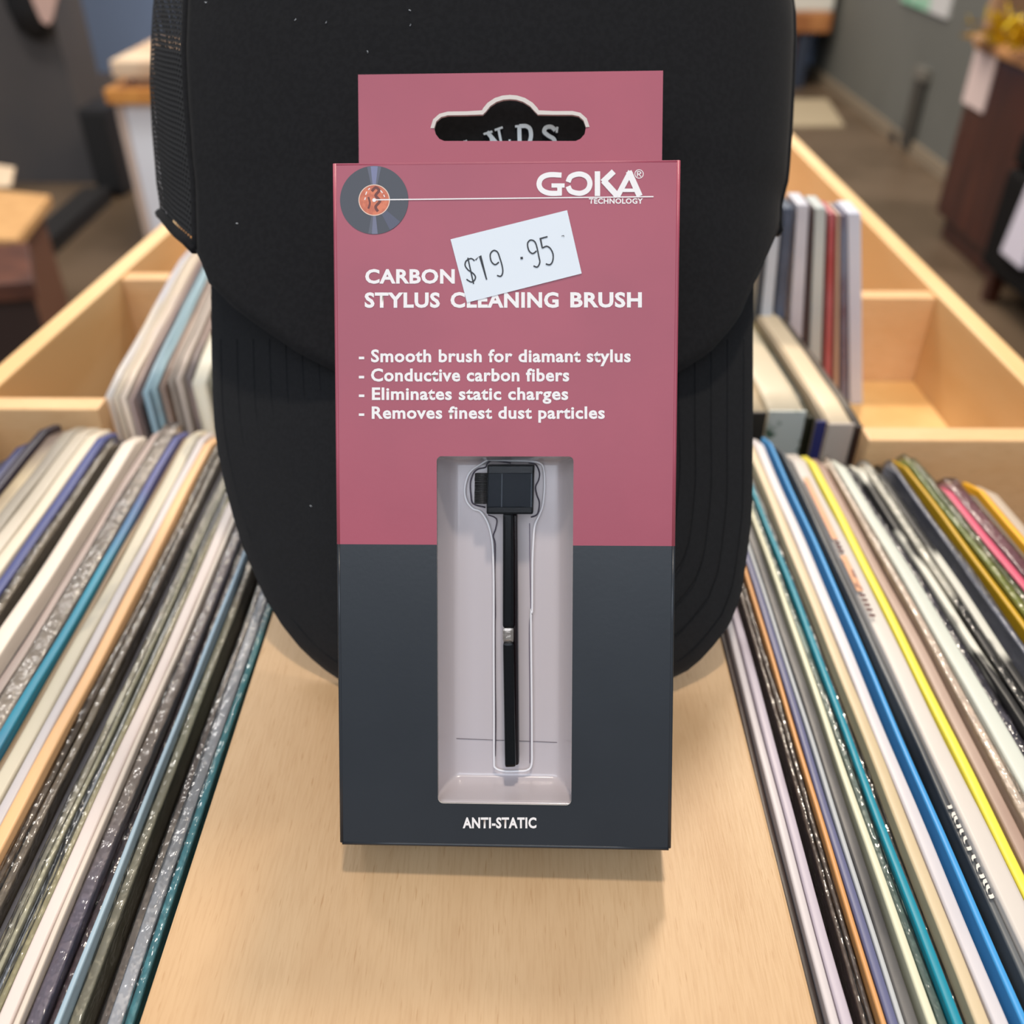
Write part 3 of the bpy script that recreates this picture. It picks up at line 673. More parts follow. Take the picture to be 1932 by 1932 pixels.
for i, (a_, b__, y_, z_, spec, lab) in enumerate([
    (1380, 1400, 770, 0, ('b9a88e', 'c8b79c', 12), 'tan sleeve just behind the right side of the cap'),
    (1402, 1448, 770, 0, ('c9b595', '2a2828', 30, .62, .7), 'black fronted box set nearest the cap, right back bin'),
    (1451, 1522, 768, 0, ('d6c8ae', 'cabd9f', 12), 'pale teal and white box set in the right back bin'),
    (1524, 1538, 780, -.004, ('8a7c5a', '2c2c1e', 30), 'dark olive thin sleeve between two box sets'),
    (1540, 1561, 787, 0, ('c2b096', 'b4a288', 12), 'navy fronted sleeve beside the thick white box set'),
    (1563, 1613, 792, 0, ('e6d2b2', 'dcc7a5', 10), 'thick white box set in the right back bin'),
    (1615, 1630, 797, -.001, ('5f564c', '2a2220', 20), 'thin black sleeve at the right end of the box sets'),
]):
    r = single(a_, b__, y_, yawR, z_, .175, -.199, spec, lab, 'box sets in the right back bin', 600 + i, 'record_box_set', 'box set')
    # printed front edge
    fa = onZ(a_, y_, z_); fb = onZ(b__, y_, z_)
    fc = {0: '2a2a2c', 1: '1f1f22', 2: 'bfc4c0', 3: '1f2114', 4: '2b2e66', 5: 'b5aaa2', 6: '2a2022'}[i]
    hexa('spine_panel', [(fa.x + .0002, fa.y - .0016, -.14), (fb.x - .0002, fa.y - .0016, -.14), (fb.x - .0002, fa.y - .0002, -.14), (fa.x + .0002, fa.y - .0002, -.14),
                         (fa.x + .0002, fa.y - .0016, z_ - .0016), (fb.x - .0002, fa.y - .0016, z_ - .0016), (fb.x - .0002, fa.y - .0002, z_ - .0016), (fa.x + .0002, fa.y - .0002, z_ - .0016)],
         mat('spine ' + fc, fc, .4, alt=('3f5a4c' if i == 2 else fc), nscale=90, lo=.52, hi=.6), r)
# upright slim cases on the raised floor of the right back bin
CY = .505
for i, (t0x, t1x, ty, b0x, b1x, by, c, alt, lab) in enumerate([
    (1440, 1452, 410, 1418, 1432, 640, '2c3138', '3c4450', 'dark upright case partly hidden behind the cap'),
    (1455, 1477, 395, 1432, 1456, 620, 'b4c0d0', 'c9d0dc', 'pale blue wide upright case nearest the cap'),
    (1479, 1499, 392, 1458, 1480, 640, '2f3f52', '55627a', 'navy upright case in the right back bin'),
    (1503, 1528, 386, 1484, 1511, 690, 'cfcfda', 'c4c4d0', 'lavender white upright case in the right back bin'),
    (1530, 1536, 392, 1513, 1521, 690, '59484c', '6d5c60', 'thin mauve brown upright case'),
    (1537, 1560, 392, 1524, 1549, 710, 'c8cdca', 'bcc4c4', 'greenish white upright case in the right back bin'),
    (1563, 1577, 402, 1553, 1570, 730, 'a8383c', 'b8636c', 'red upright case in the right back bin'),
    (1578, 1586, 405, 1572, 1583, 740, 'cfae98', 'c4a490', 'thin peach upright case next to the red one'),
    (1587, 1597, 405, 1585, 1600, 750, '8088a0', '6e5c6c', 'blue grey upright case in the right back bin'),
    (1598, 1626, 402, 1602, 1629, 770, 'd3d6e4', 'cdd0e0', 'white upright case at the right end of the row'),
]):
    P = [onY(b0x, by, CY), onY(b1x, by, CY), onY(t0x, ty, CY), onY(t1x, ty, CY)]
    zb_ = -.058
    def down(T, B):
        t_ = (T.z - zb_) / (T.z - B.z); return T.x + (B.x - T.x) * t_
    xb0, xb1 = down(P[2], P[0]), down(P[3], P[1])
    zt_ = P[2].z
    dpt = .022
    dr = .0
    r = empty('slim_case', ((xb0 + xb1) / 2, CY + dpt / 2, zb_)); tag(r, lab, 'case', 'upright cases in the right back bin')
    mm = mat('slim ' + c, c, .35, alt=alt, nscale=25)
    hexa('case_cover', [(xb0 + .0003, CY, zb_), (xb1 - .0003, CY, zb_), (xb1 - .0003 + dr, CY + dpt, zb_), (xb0 + dr, CY + dpt, zb_),
                        (P[2].x + .0003, CY, zt_), (P[3].x - .0003, CY, zt_), (P[3].x + dr - .0003, CY + dpt, zt_), (P[2].x + dr, CY + dpt, zt_)], mm, r, .0008)

# ---------------------------------------------------------------- product box frame (fitted pose)
ORI = Vector((-0.003216, 0.143647, 0.012729))
AX = Vector((0.999544, -0.024124, 0.018176)); AV = Vector((-0.002720, 0.527425, 0.849597)); AW = Vector((-0.030082, -0.849259, 0.527119))
BH = 0.171877; BW = .084; BT = .0262
def P3(x, v, w_): return ORI + AX * x + AV * v + AW * w_
def onW(px, py, w_):
    d = ray(px, py); o_ = ORI + AW * w_
    t_ = (o_ - CAM).dot(AW) / d.dot(AW); q = CAM + d * t_ - ORI
    return q.dot(AX), q.dot(AV)
def pw(px, py, w_):
    x, v = onW(px, py, w_); return P3(x, v, w_)

# ---------------------------------------------------------------- cap
WM = -.098
sil = [(-395, 860, 920), (-388, 700, 1090), (-365, 590, 1200), (-320, 490, 1305), (-250, 395, 1400), (-160, 335, 1460), (-60, 305, 1489), (0, 298, 1496), (50, 292, 1504), (100, 289, 1505), (180, 286, 1502), (260, 290, 1498), (330, 296, 1493), (360, 298, 1490),
       (405, 305, 1478), (440, 330, 1466), (470, 362, 1455), (500, 382, 1440), (530, 392, 1426), (560, 400, 1418), (620, 410, 1405), (700, 430, 1385), (800, 450, 1370)]
rows = []
for y_, l_, r_ in sil:
    xl_, v_ = onW(l_, y_, WM); xr_, v2 = onW(r_, y_, WM); rows.append(((v_ + v2) / 2, xl_, xr_))
rows.sort()
# below the ear the crown keeps its head-band width
def silL(v): return interp([(r_[0], r_[1]) for r_ in rows], v)
def silR(v): return interp([(r_[0], r_[2]) for r_ in rows], v)
VT = rows[-1][0]
v_ear = onW(300, 405, WM)[1]
RIM = [(303, 403), (330, 437), (365, 465), (382, 500), (390, 530), (405, 545), (440, 580), (480, 610), (560, 665), (635, 703), (780, 750), (940, 765), (1100, 750), (1278, 705), (1340, 665), (1380, 620), (1400, 590), (1418, 545), (1440, 500), (1475, 420), (1492, 352)]
def proj(P):
    d_ = P - CAM; z_ = d_.dot(Fw); return CPX + FPX * d_.dot(Rt) / z_, CPX - FPX * d_.dot(Up) / z_
def crown_xw(th, v):
    a0, a1 = silL(max(v, v_ear)), silR(max(v, v_ear))
    xc, xa = (a0 + a1) / 2, (a1 - a0) / 2 * .975
    full = (silR(v_ear + .03) - silL(v_ear + .03)) / 2
    s, c = math.sin(th), math.cos(th)
    e_ = .94
    sx_ = math.copysign(abs(s) ** e_, s); cx_ = math.copysign(abs(c) ** e_, c)
    dome = min(1, xa / full) ** .75
    return xc + xa * sx_, WM + (.060 * dome if c > 0 else .095 * dome) * cx_
VBC = {}
def vb(th):   # lower rim of the crown around the head
    k_ = round(th, 5)
    if k_ in VBC: return VBC[k_]
    if math.cos(th) <= 0: return v_ear + .012 * abs(math.cos(th))
    v = v_ear
    for _ in range(14):
        x, w_ = crown_xw(th, v)
        px, py = proj(P3(x, v, w_))
        v += .6 * (onW(px, interp(RIM, px), w_)[1] - v)
    VBC[k_] = v
    return v
NTH, NT = 112, 60
def crown_pt(th, t):
    v0 = vb(th); v = v0 + (VT - v0) * t
    x, w_ = crown_xw(th, v)
    return P3(x, v, w_)
cap = tag(empty('trucker_cap', P3(0, .03, -.06)), 'black trucker cap with mesh sides standing on the ledge behind the maroon box', 'cap')
cap.location.z = 0
M_CAP = mat('black foam fabric', '1d1d1f', 0.9, spec=.15, alt='19191b', nscale=700, bump=.25, bscale=2600, sheen=.05, bdist=.0002)
M_BRIM = mat('black twill', '1b1c1f', 0.85, spec=.2, alt='17181b', nscale=900, bump=.3, bscale=2400, sheen=.06, bdist=.0002)
TH_L, TH_R = math.radians(-50), math.radians(84)
def crown_panel(name, th0, th1, n, m, off=0, thick=.0016):
    vs = []; fs = []; uv = []
    for i in range(n + 1):
        th = th0 + (th1 - th0) * i / n
        for j in range(NT + 1):
            t = (j / NT)
            vs.append(crown_pt(th, 1 - (1 - t) ** 1.35)); uv.append((i / n, t))
    for i in range(n):
        for j in range(NT):
            fs.append((i * (NT + 1) + j, (i + 1) * (NT + 1) + j, (i + 1) * (NT + 1) + j + 1, i * (NT + 1) + j + 1))
    o = mesh_obj(name, vs, fs, m, None, True)
    ul = o.data.uv_layers.new(name='UVMap')
    arc = .42
    for li, lp in enumerate(o.data.loops):
        u_, v_ = uv[lp.vertex_index]; ul.data[li].uv = (u_ * (th1 - th0), v_)
    if thick:
        sd = o.modifiers.new('thickness', 'SOLIDIFY'); sd.thickness = thick; sd.offset = -1
    part(o, cap)
    return o
front = crown_panel('front_panel', TH_L, TH_R, 60, M_CAP)
def mesh_mat():
    m = bpy.data.materials.new('black cap netting'); m.use_nodes = True
    nt = m.node_tree; N = nt.nodes; L = nt.links; b = N['Principled BSDF']
    b.inputs['Base Color'].default_value = srgb('1e1e20'); b.inputs['Roughness'].default_value = .75
    uvn = N.new('ShaderNodeUVMap'); sp = N.new('ShaderNodeSeparateXYZ'); L.new(uvn.outputs[0], sp.inputs[0])
    def mth(op, a=None, b_=None, c=None):
        n = N.new('ShaderNodeMath'); n.operation = op
        for k, q in enumerate((a, b_, c)):
            if q is None: continue
            if isinstance(q, (int, float)): n.inputs[k].default_value = q
            else: L.new(q, n.inputs[k])
        return n.outputs[0]
    U = mth('MULTIPLY', sp.outputs[0], 58.0); V = mth('MULTIPLY', sp.outputs[1], 118.0)
    rowi = mth('FLOOR', V); odd = mth('MULTIPLY', mth('MODULO', rowi, 2.0), .5)
    fu = mth('FRACT', mth('ADD', U, odd)); fv = mth('FRACT', V)
    du = mth('SUBTRACT', fu, .5); dv = mth('MULTIPLY', mth('SUBTRACT', fv, .5), 1.0)
    d = mth('SQRT', mth('ADD', mth('MULTIPLY', du, du), mth('MULTIPLY', dv, dv)))
    al = mth('GREATER_THAN', d, .26)
    L.new(al, b.inputs['Alpha'])
    bp = N.new('ShaderNodeBump'); bp.inputs['Strength'].default_value = .6; bp.inputs['Distance'].default_value = .0006
    L.new(mth('MULTIPLY', d, -1.0), bp.inputs['Height']); L.new(bp.outputs[0], b.inputs['Normal'])
    return m
M_MESH = mesh_mat()
crown_panel('mesh_side', TH_R, math.pi, 34, M_MESH, thick=0)
crown_panel('mesh_side', -math.pi, TH_L, 38, M_MESH, thick=0)
# seams between foam and netting, rim binding
for th in (TH_L, TH_R):
    tube('seam_piping', [crown_pt(th, 1 - (1 - j / 50) ** 1.35) for j in range(48)], .0011, M_CAP, cap, 6)
tube('rim_binding', [crown_pt(th, 0.0) for th in [TH_L - (2 * math.pi + TH_L - TH_R) * i / 60 for i in range(61)]], .0016, M_CAP, cap, 6)
# sweatband lining inside the rim
vs = []; fs = []
for i in range(91):
    th = -math.pi + 2 * math.pi * i / 90
    for j in range(5):
        p_ = crown_pt(th, .01 + .36 * j / 4); c_ = P3((silL(v_ear) + silR(v_ear)) / 2, (p_ - ORI).dot(AV), WM)
        vs.append(c_ + (p_ - c_) * .985)
for i in range(90):
    for j in range(4): fs.append((i * 5 + j, (i + 1) * 5 + j, (i + 1) * 5 + j + 1, i * 5 + j + 1))
part(mesh_obj('sweatband', vs, fs, M_CAP, None, True), cap)
# brim
rowsb = [(505, 398, 1424), (545, 398, 1422), (600, 398, 1421), (680, 399, 1421), (750, 401, 1421), (803, 404, 1421), (860, 412, 1420), (920, 425, 1420), (980, 441, 1418), (1030, 457, 1412), (1060, 470, 1408), (1100, 487, 1402), (1130, 501, 1396), (1180, 532, 1376),
         (1220, 564, 1345), (1245, 590, 1322), (1265, 614, 1298), (1283, 641, 1262), (1305, 690, 1205), (1325, 750, 1140), (1340, 820, 1070), (1350, 890, 1010), (1354, 950, 960)]
SB = 40
def brim_w(y_, s):
    wc = interp([(505, -.043), (700, -.036), (1000, -.031), (1354, -.031)], y_)
    we = interp([(505, -.080), (700, -.078), (1000, -.072), (1283, -.062), (1354, -.033)], y_)
    return wc + (we - wc) * abs(s) ** 1.9
vs = []; fs = []
# smooth the outline
def outline(y_):
    L_ = interp([(a_, b__) for a_, b__, c in rowsb], y_); R_ = interp([(a_, c) for a_, b__, c in rowsb], y_); return L_, R_
ys = [505 + 10 * i for i in range(72)] + [1222, 1232, 1245, 1256, 1265, 1275, 1283, 1294, 1305, 1315, 1325, 1333, 1340, 1345, 1350, 1354]
for y_ in ys:
    L_, R_ = outline(y_)
    for k in range(SB + 1):
        s = -1 + 2 * k / SB
        px = (L_ + R_) / 2 + (R_ - L_) / 2 * s
        # the seam edge dips at the middle under the crown
        yy = y_
        ws = brim_w(y_, s)
        vs.append(pw(px, yy, ws))
for i in range(len(ys) - 1):
    for k in range(SB):
        fs.append((i * (SB + 1) + k, (i + 1) * (SB + 1) + k, (i + 1) * (SB + 1) + k + 1, i * (SB + 1) + k + 1))
br = mesh_obj('brim', vs, fs, M_BRIM, None, True)
sd = br.modifiers.new('thickness', 'SOLIDIFY'); sd.thickness = .0028; sd.offset = 1
bv = br.modifiers.new('edge', 'BEVEL'); bv.width = .0008; bv.segments = 2; bv.limit_method = 'ANGLE'
part(br, cap)
BRV = vs
# stitching rows on the brim
for q in range(7):
    f_ = 1 - .035 - q * .06
    pts = []
    for i in range(0, 60):
        an = math.pi * i / 59
        # follow the outline scaled about the seam centre
        s = -math.cos(an)
        # locate the outline point for this angle
        tt = math.sin(an)
        yb = 640 + (1354 - 640) * f_ * tt
        L_, R_ = outline(min(1354, 640 + (yb - 640) / f_))
        cx = (L_ + R_) / 2; hwid = (R_ - L_) / 2
        px = cx + math.copysign(hwid * f_, s) if abs(s) > .0 else cx
        if tt > .995: px = cx + hwid * f_ * s
        ss = (px - cx) / max(1, (outline(yb)[1] - outline(yb)[0]) / 2)
        pts.append(pw(px, yb, brim_w(yb, max(-1, min(1, ss))) + .0001))
    pts = [p for k, p in enumerate(pts)]
    tube('stitching_row', pts, .00013, mat('black thread', '191a1d', .8, spec=.1), br, 4)
# bvh of the crown front and brim for embroidery and lint
def bvh(o):
    return BVHTree.FromPolygons([v.co.copy() for v in o.data.vertices], [tuple(p.vertices) for p in o.data.polygons])
BF, BB = bvh(front), bvh(br)
def hit(px, py, lift=.0004):
    d = ray(px, py).normalized()
    best = None
    for t_ in (BF, BB):
        h_ = t_.ray_cast(CAM, d)
        if h_[0] is not None and (best is None or h_[3] < best[1]): best = (h_[0], h_[3])
    if best is None: return None
    return best[0] - d * lift

def ribbon_px(strokes, width, place, name, m, parent, zoom=None, thick=0.0):
    """flat strokes given in picture units laid on a surface through place(px, py)"""
    vs = []; fs = []
    for si, st in enumerate(strokes):
        wd = width
        if isinstance(st, tuple): st, wd = st
        pts = [Vector(p) for p in st]
        L_ = []; R_ = []
        for i, p in enumerate(pts):
            a = pts[max(i - 1, 0)]; b = pts[min(i + 1, len(pts) - 1)]
            t_ = (b - a).normalized(); n_ = Vector((-t_.y, t_.x))
            mit = 1.0
            if 0 < i < len(pts) - 1:
                t1 = (pts[i] - pts[i - 1]).normalized(); c_ = abs(Vector((-t1.y, t1.x)).dot(n_)); mit = 1 / max(c_, .5)
            L_.append(p + n_ * wd / 2 * mit); R_.append(p - n_ * wd / 2 * mit)
        k = len(vs)
        for a, b in zip(L_, R_):
            for q in (a, b):
                if zoom: q = Vector((zoom[0] + q.x / zoom[2], zoom[1] + q.y / zoom[2]))
                P_ = place(q.x, q.y); vs.append(P_ + (CAM - P_).normalized() * (si * .000012))
        for i in range(len(pts) - 1):
            fs.append((k + 2 * i, k + 2 * i + 1, k + 2 * i + 3, k + 2 * i + 2))
    o = mesh_obj(name, vs, fs, m)
    if thick:
        s_ = o.modifiers.new('thickness', 'SOLIDIFY'); s_.thickness = thick; s_.offset = 0
    part(o, parent)
    return o
Z1 = (600, 100, 2.76)
M_THREAD = mat('white embroidery', 'c8d4dc', .7, bump=.4, bscale=2500, bdist=.0002)
emb = [
    ([(893, 415), (915, 515)], 'n'), ([(880, 412), (955, 500)], 'w'), ([(940, 398), (960, 500)], 'n'), ([(862, 424), (908, 410)], 's'), ([(920, 403), (962, 388)], 's'),
    ([(1048, 384), (1050, 490)], 'w'), ([(1026, 384), (1062, 381)], 's'), (catmull([(1048, 383), (1082, 382), (1104, 398), (1108, 440), (1090, 482), (1048, 490)], 4), 'w'),
    (catmull([(1236, 404), (1214, 386), (1186, 390), (1178, 412), (1200, 432), (1228, 450), (1230, 480), (1205, 496), (1172, 484)], 4), 'w'), ([(1246, 386), (1242, 416)], 's'),
    ([(765, 458), (735, 560)], 'n'), ([(765, 458), (815, 550)], 'w'), ([(992, 462), (1003, 462)], 'w')]
def hp(px, py): return hit(px, py, .0006) or pw(px, py, -.04)
ribbon_px([(s_, {'n': 13, 'w': 21, 's': 11}[k_]) for s_, k_ in emb], 18, hp, 'embroidered_lettering', M_THREAD, cap, Z1, .0006)['label'] = 'white embroidered letters N.D.S'
for (lx, ly) in ((557, 37), (615, 42), (773, 20), (774, 47), (693, 98), (586, 955), (388, 5), (447, 422)):
    h_ = hit(lx, ly, .0004)
    if h_:
        r_ = random.Random(lx); d1 = Vector((r_.uniform(-1, 1), 0, r_.uniform(-1, 1))).normalized() * .0003
        tube('lint_fleck', [h_ - d1, h_ + d1 * .2 + Vector((0.0002, 0, 0.0001)), h_ + d1], .00010, mat('white lint', 'd8dce0', .8), cap, 5)

# ---------------------------------------------------------------- the boxed stylus brush
def boxpart(name, x0, x1, v0, v1, w0, w1, m, parent, bevel=0, seg=2):
    p = [P3(x0, v0, w0), P3(x1, v0, w0), P3(x1, v0, w1), P3(x0, v0, w1), P3(x0, v1, w0), P3(x1, v1, w0), P3(x1, v1, w1), P3(x0, v1, w1)]
    me = bpy.data.meshes.new(name); bm = bmesh.new()
    vs_ = [bm.verts.new(q) for q in p]
    for f in HEXF: bm.faces.new([vs_[i] for i in f])
    bmesh.ops.recalc_face_normals(bm, faces=bm.faces)
    if bevel: bmesh.ops.bevel(bm, geom=list(bm.edges), offset=bevel, segments=seg, profile=.6, affect='EDGES')
    bm.to_mesh(me); bm.free(); me.materials.append(m)
    o = bpy.data.objects.new(name, me); COL.objects.link(o); part(o, parent); return o
pk = tag(empty('product_box', P3(0, 0, -.013)), 'maroon and charcoal hanging box with window standing against the black cap', 'box')
pk.location.z = 0
M_MAR = mat('maroon card', 'a84d60', 0.38, spec=.45, alt='a24a5d', nscale=25, bump=.05, bscale=900, bdist=.0003)
M_CHA = mat('charcoal card', '252a31', 0.33, spec=.45, alt='22272e', nscale=30, bump=.05, bscale=900, bdist=.0003)
M_RAW = mat('white board edge', 'cfcac4', .8)
CT = .0005   # card thickness
win = [onW(824, 861, 0), onW(1080, 861, 0), onW(1080, 1519, 0), onW(826, 1516, 0)]
wx0 = (win[0][0] + win[3][0]) / 2; wx1 = (win[1][0] + win[2][0]) / 2; wv1 = (win[0][1] + win[1][1]) / 2; wv0 = (win[2][1] + win[3][1]) / 2
vsplit = onW(955, 1028.5, 0)[1]
def rrect(x0, x1, v0, v1, r, n=5):
    out = []
    for cx_, cv_, a0 in ((x1 - r, v1 - r, 0), (x0 + r, v1 - r, 90), (x0 + r, v0 + r, 180), (x1 - r, v0 + r, 270)):
        for i in range(n + 1):
            a = math.radians(a0 + 90 * i / n); out.append((cx_ + r * math.cos(a), cv_ + r * math.sin(a)))
    return out
def plate_with_hole(name, outer, hole, w0, w1, m, parent, m_edge=None):
    """outer rectangle x0,x1,v0,v1; hole: closed outline of points, counter-clockwise"""
    x0, x1, v0, v1 = outer
    me = bpy.data.meshes.new(name); bm = bmesh.new()
    def loop(pts, w_):
        vs_ = [bm.verts.new(P3(x, v, w_)) for x, v in pts]
        es = [bm.edges.new((vs_[i], vs_[(i + 1) % len(vs_)])) for i in range(len(vs_))]
        return vs_, es
    oc = [(x0, v0), (x1, v0), (x1, v1), (x0, v1)]
    res = {}
    for w_ in (w0, w1):
        a, ea = loop(oc, w_)
        b_, eb = loop(hole, w_) if hole else ([], [])
        bmesh.ops.triangle_fill(bm, edges=ea + eb, use_beauty=True)
        res[w_] = (a, b_)
    for idx in (0, 1):
        a, b_ = res[w0][idx], res[w1][idx]
        for i in range(len(a)):
            j = (i + 1) % len(a)
            f = bm.faces.new((a[i], a[j], b_[j], b_[i]))
            if idx == 1 or m_edge is not None: f.material_index = 1
    bmesh.ops.recalc_face_normals(bm, faces=bm.faces)
    bm.to_mesh(me); bm.free(); me.materials.append(m); me.materials.append(m_edge or M_RAW)
    o = bpy.data.objects.new(name, me); COL.objects.link(o); part(o, parent); return o
HX = BW / 2
# front face is printed in two colours: maroon above, charcoal below; the window cuts both
up_hole = [(wx0, vsplit)] + [p for p in rrect(wx0, wx1, vsplit - .02, wv1, .0012) if p[1] > vsplit][::-1] + [(wx1, vsplit)]
def poly_plate(name, pts, w0, w1, m, parent):
    me = bpy.data.meshes.new(name); bm = bmesh.new()
    A = [bm.verts.new(P3(x, v, w0)) for x, v in pts]; B = [bm.verts.new(P3(x, v, w1)) for x, v in pts]
    n = len(pts)
    from mathutils.geometry import tessellate_polygon
    for tri in tessellate_polygon([[Vector((x, v, 0)) for x, v in pts]]):
        for S_ in (A, B): bm.faces.new([S_[i] for i in tri])
    for i in range(n):
        f = bm.faces.new((A[i], A[(i + 1) % n], B[(i + 1) % n], B[i])); f.material_index = 1
    bmesh.ops.recalc_face_normals(bm, faces=bm.faces)
    bm.to_mesh(me); bm.free(); me.materials.append(m); me.materials.append(M_RAW)
    o = bpy.data.objects.new(name, me); COL.objects.link(o); part(o, parent); return o
ru = [p for p in rrect(wx0, wx1, vsplit - .02, wv1, .0012) if p[1] > vsplit]     # right top -> left top, ccw
outer_up = [(-HX, vsplit), (wx0, vsplit)] + ru[::-1] + [(wx1, vsplit), (HX, vsplit), (HX, BH), (-HX, BH)]
poly_plate('front_card', outer_up, -CT, 0, M_MAR, pk)['label'] = 'maroon upper front'
rl = [p for p in rrect(wx0, wx1, wv0, vsplit + .02, .0014) if p[1] < vsplit]      # left bottom -> right bottom
outer_lo = [(-HX, 0), (HX, 0), (HX, vsplit), (wx1, vsplit)] + rl[::-1] + [(wx0, vsplit), (-HX, vsplit)]
poly_plate('front_card', outer_lo, -CT, 0, M_CHA, pk)['label'] = 'charcoal lower front'
for s in (-1, 1):
    xa, xb = (s * HX, s * (HX + CT))
    a, b_ = min(xa, xb), max(xa, xb)
    boxpart('side_card', a, b_, vsplit, BH, -BT, -.0001, M_MAR, pk, .0002)
    boxpart('side_card', a, b_, 0, vsplit, -BT, -.0001, M_CHA, pk, .0002)
boxpart('bottom_flap', -HX, HX, -.0005, 0, -BT, -.0001, M_CHA, pk, .0002)
boxpart('top_flap', -HX, HX, BH - .0008, BH - .0003, -BT, -CT, M_MAR, pk, .0001)
boxpart('back_card', -HX, HX, 0, BH, -BT - CT, -BT, M_CHA, pk)
# hang tab with a euro slot
TW = -BT
tL = onW(677, 300, TW)[0]; tR = onW(1249, 300, TW)[0]; tT = (onW(676, 139, TW)[1] + onW(1249, 135, TW)[1]) / 2
slot_px = [(838, 266), (829, 262), (822, 253), (819, 242), (823, 229), (832, 221), (845, 217.5), (880, 217), (911, 216), (917, 210), (925, 200), (937, 192), (950, 188), (962, 187), (974, 188), (987, 192), (1000, 200), (1008, 209), (1015, 216), (1045, 216.5), (1080, 216.5), (1092, 219), (1101, 227), (1105.5, 240), (1103, 253), (1095, 262), (1086, 266)]
slot = [onW(x, y, TW) for x, y in slot_px]
tab = plate_with_hole('hang_tab', (tL, tR, BH - .004, tT), slot, TW - .0010, TW, M_MAR, pk)
tab['label'] = 'maroon hang tab with slot'
# white torn core edge showing around the slot: the second card layer, cut a little smaller
slot_in = [(x + 0, y) for x, y in slot_px]
cxm = 962
lip = []
for i, (x, y) in enumerate(slot_px):
    lip.append(Vector((x, y)))
vs = []; fs = []
for i, p in enumerate(lip[3:-3]):
    a = lip[3 + i - 1]; b = lip[3 + i + 1]; t_ = (b - a).normalized(); n_ = Vector((t_.y, -t_.x))
    if n_.dot(Vector((962, 245)) - p) > 0: n_ = -n_
    wd = 8 if 911 <= p.x <= 1015 else 7
    q = p + n_ * wd
    vs.append(pw(p.x, p.y, TW + .0003)); vs.append(pw(q.x, q.y, TW + .0001))
for i in range(len(vs) // 2 - 1): fs.append((2 * i, 2 * i + 1, 2 * i + 3, 2 * i + 2))
o = mesh_obj('slot_lip', vs, fs, M_RAW); part(o, pk); o['label'] = 'white torn paper edge of the slot'
for s_ in (-1, 1):
    for v0_, v1_, m_ in ((vsplit, BH, M_MAR), (.0002, vsplit, M_CHA)):
        tube('fold_edge', [P3(s_ * (HX + .0001), v0_ + (v1_ - v0_) * k_ / 4, -.0004) for k_ in range(5)], .00055, m_, pk, 10)
tube('fold_edge', [P3(-HX + 2 * HX * k_ / 6, 0, -.0004) for k_ in range(7)], .00055, M_CHA, pk, 10)
tube('fold_edge', [P3(-HX + 2 * HX * k_ / 6, BH - .0003, -.0004) for k_ in range(7)], .00045, M_MAR, pk, 10)
# printing
PW = .00012
def on_face(px, py): return pw(px, py, PW)
M_INK = mat('white ink', 'f2eeee', .5)
def text_px(s, bbox, m, parent, bold=.02, shear=0, name='printed_text', place=on_face, upper_aspect=None):
    cu = bpy.data.curves.new('t', 'FONT'); cu.body = s; cu.offset = bold; cu.shear = shear; cu.fill_mode = 'BOTH'; cu.resolution_u = 3
    cu.space_character = 1.07
    tmp = bpy.data.objects.new('t', cu); COL.objects.link(tmp)
    dg = bpy.context.evaluated_depsgraph_get(); dg.update()
    me = bpy.data.meshes.new_from_object(tmp.evaluated_get(dg))
    bpy.data.objects.remove(tmp); bpy.data.curves.remove(cu)
    xs = [v.co.x for v in me.vertices]; ys_ = [v.co.y for v in me.vertices]
    x0_, x1_, y0_, y1_ = min(xs), max(xs), min(ys_), max(ys_)
    L_, T_, R_, B_ = bbox
    for v in me.vertices:
        px = L_ + (v.co.x - x0_) / (x1_ - x0_) * (R_ - L_)
        py = B_ + (v.co.y - y0_) / (y1_ - y0_) * (T_ - B_)
        v.co = place(px, py)
    me.materials.clear(); me.materials.append(m)
    me.name = name
    o = bpy.data.objects.new(name, me); COL.objects.link(o); part(o, parent); return o
for s_, bb_ in (('CARBON', (689, 507.5, 858, 535.5)), ('STYLUS', (688, 551.5, 830, 581)), ('CLEANING', (850, 551, 1054, 581)), ('BRUSH', (1076, 551, 1211, 580.5)),
                ('- Smooth brush for diamant stylus', (677, 659, 1190, 691)), ('- Conductive carbon fibers', (677, 695, 1074, 720)),
                ('- Eliminates static charges', (677, 731, 1072, 762)), ('- Removes finest dust particles', (677, 766.5, 1141, 797.5)),
                ('ANTI-STATIC', (873, 1542, 1012, 1563)), ('TECHNOLOGY', (1111, 374, 1213, 384.5))):
    o = text_px(s_, bb_, M_INK, pk, bold=.035 if s_.isupper() and s_ != 'TECHNOLOGY' else .028)
    o['label'] = 'white words ' + s_.replace('- ', '')
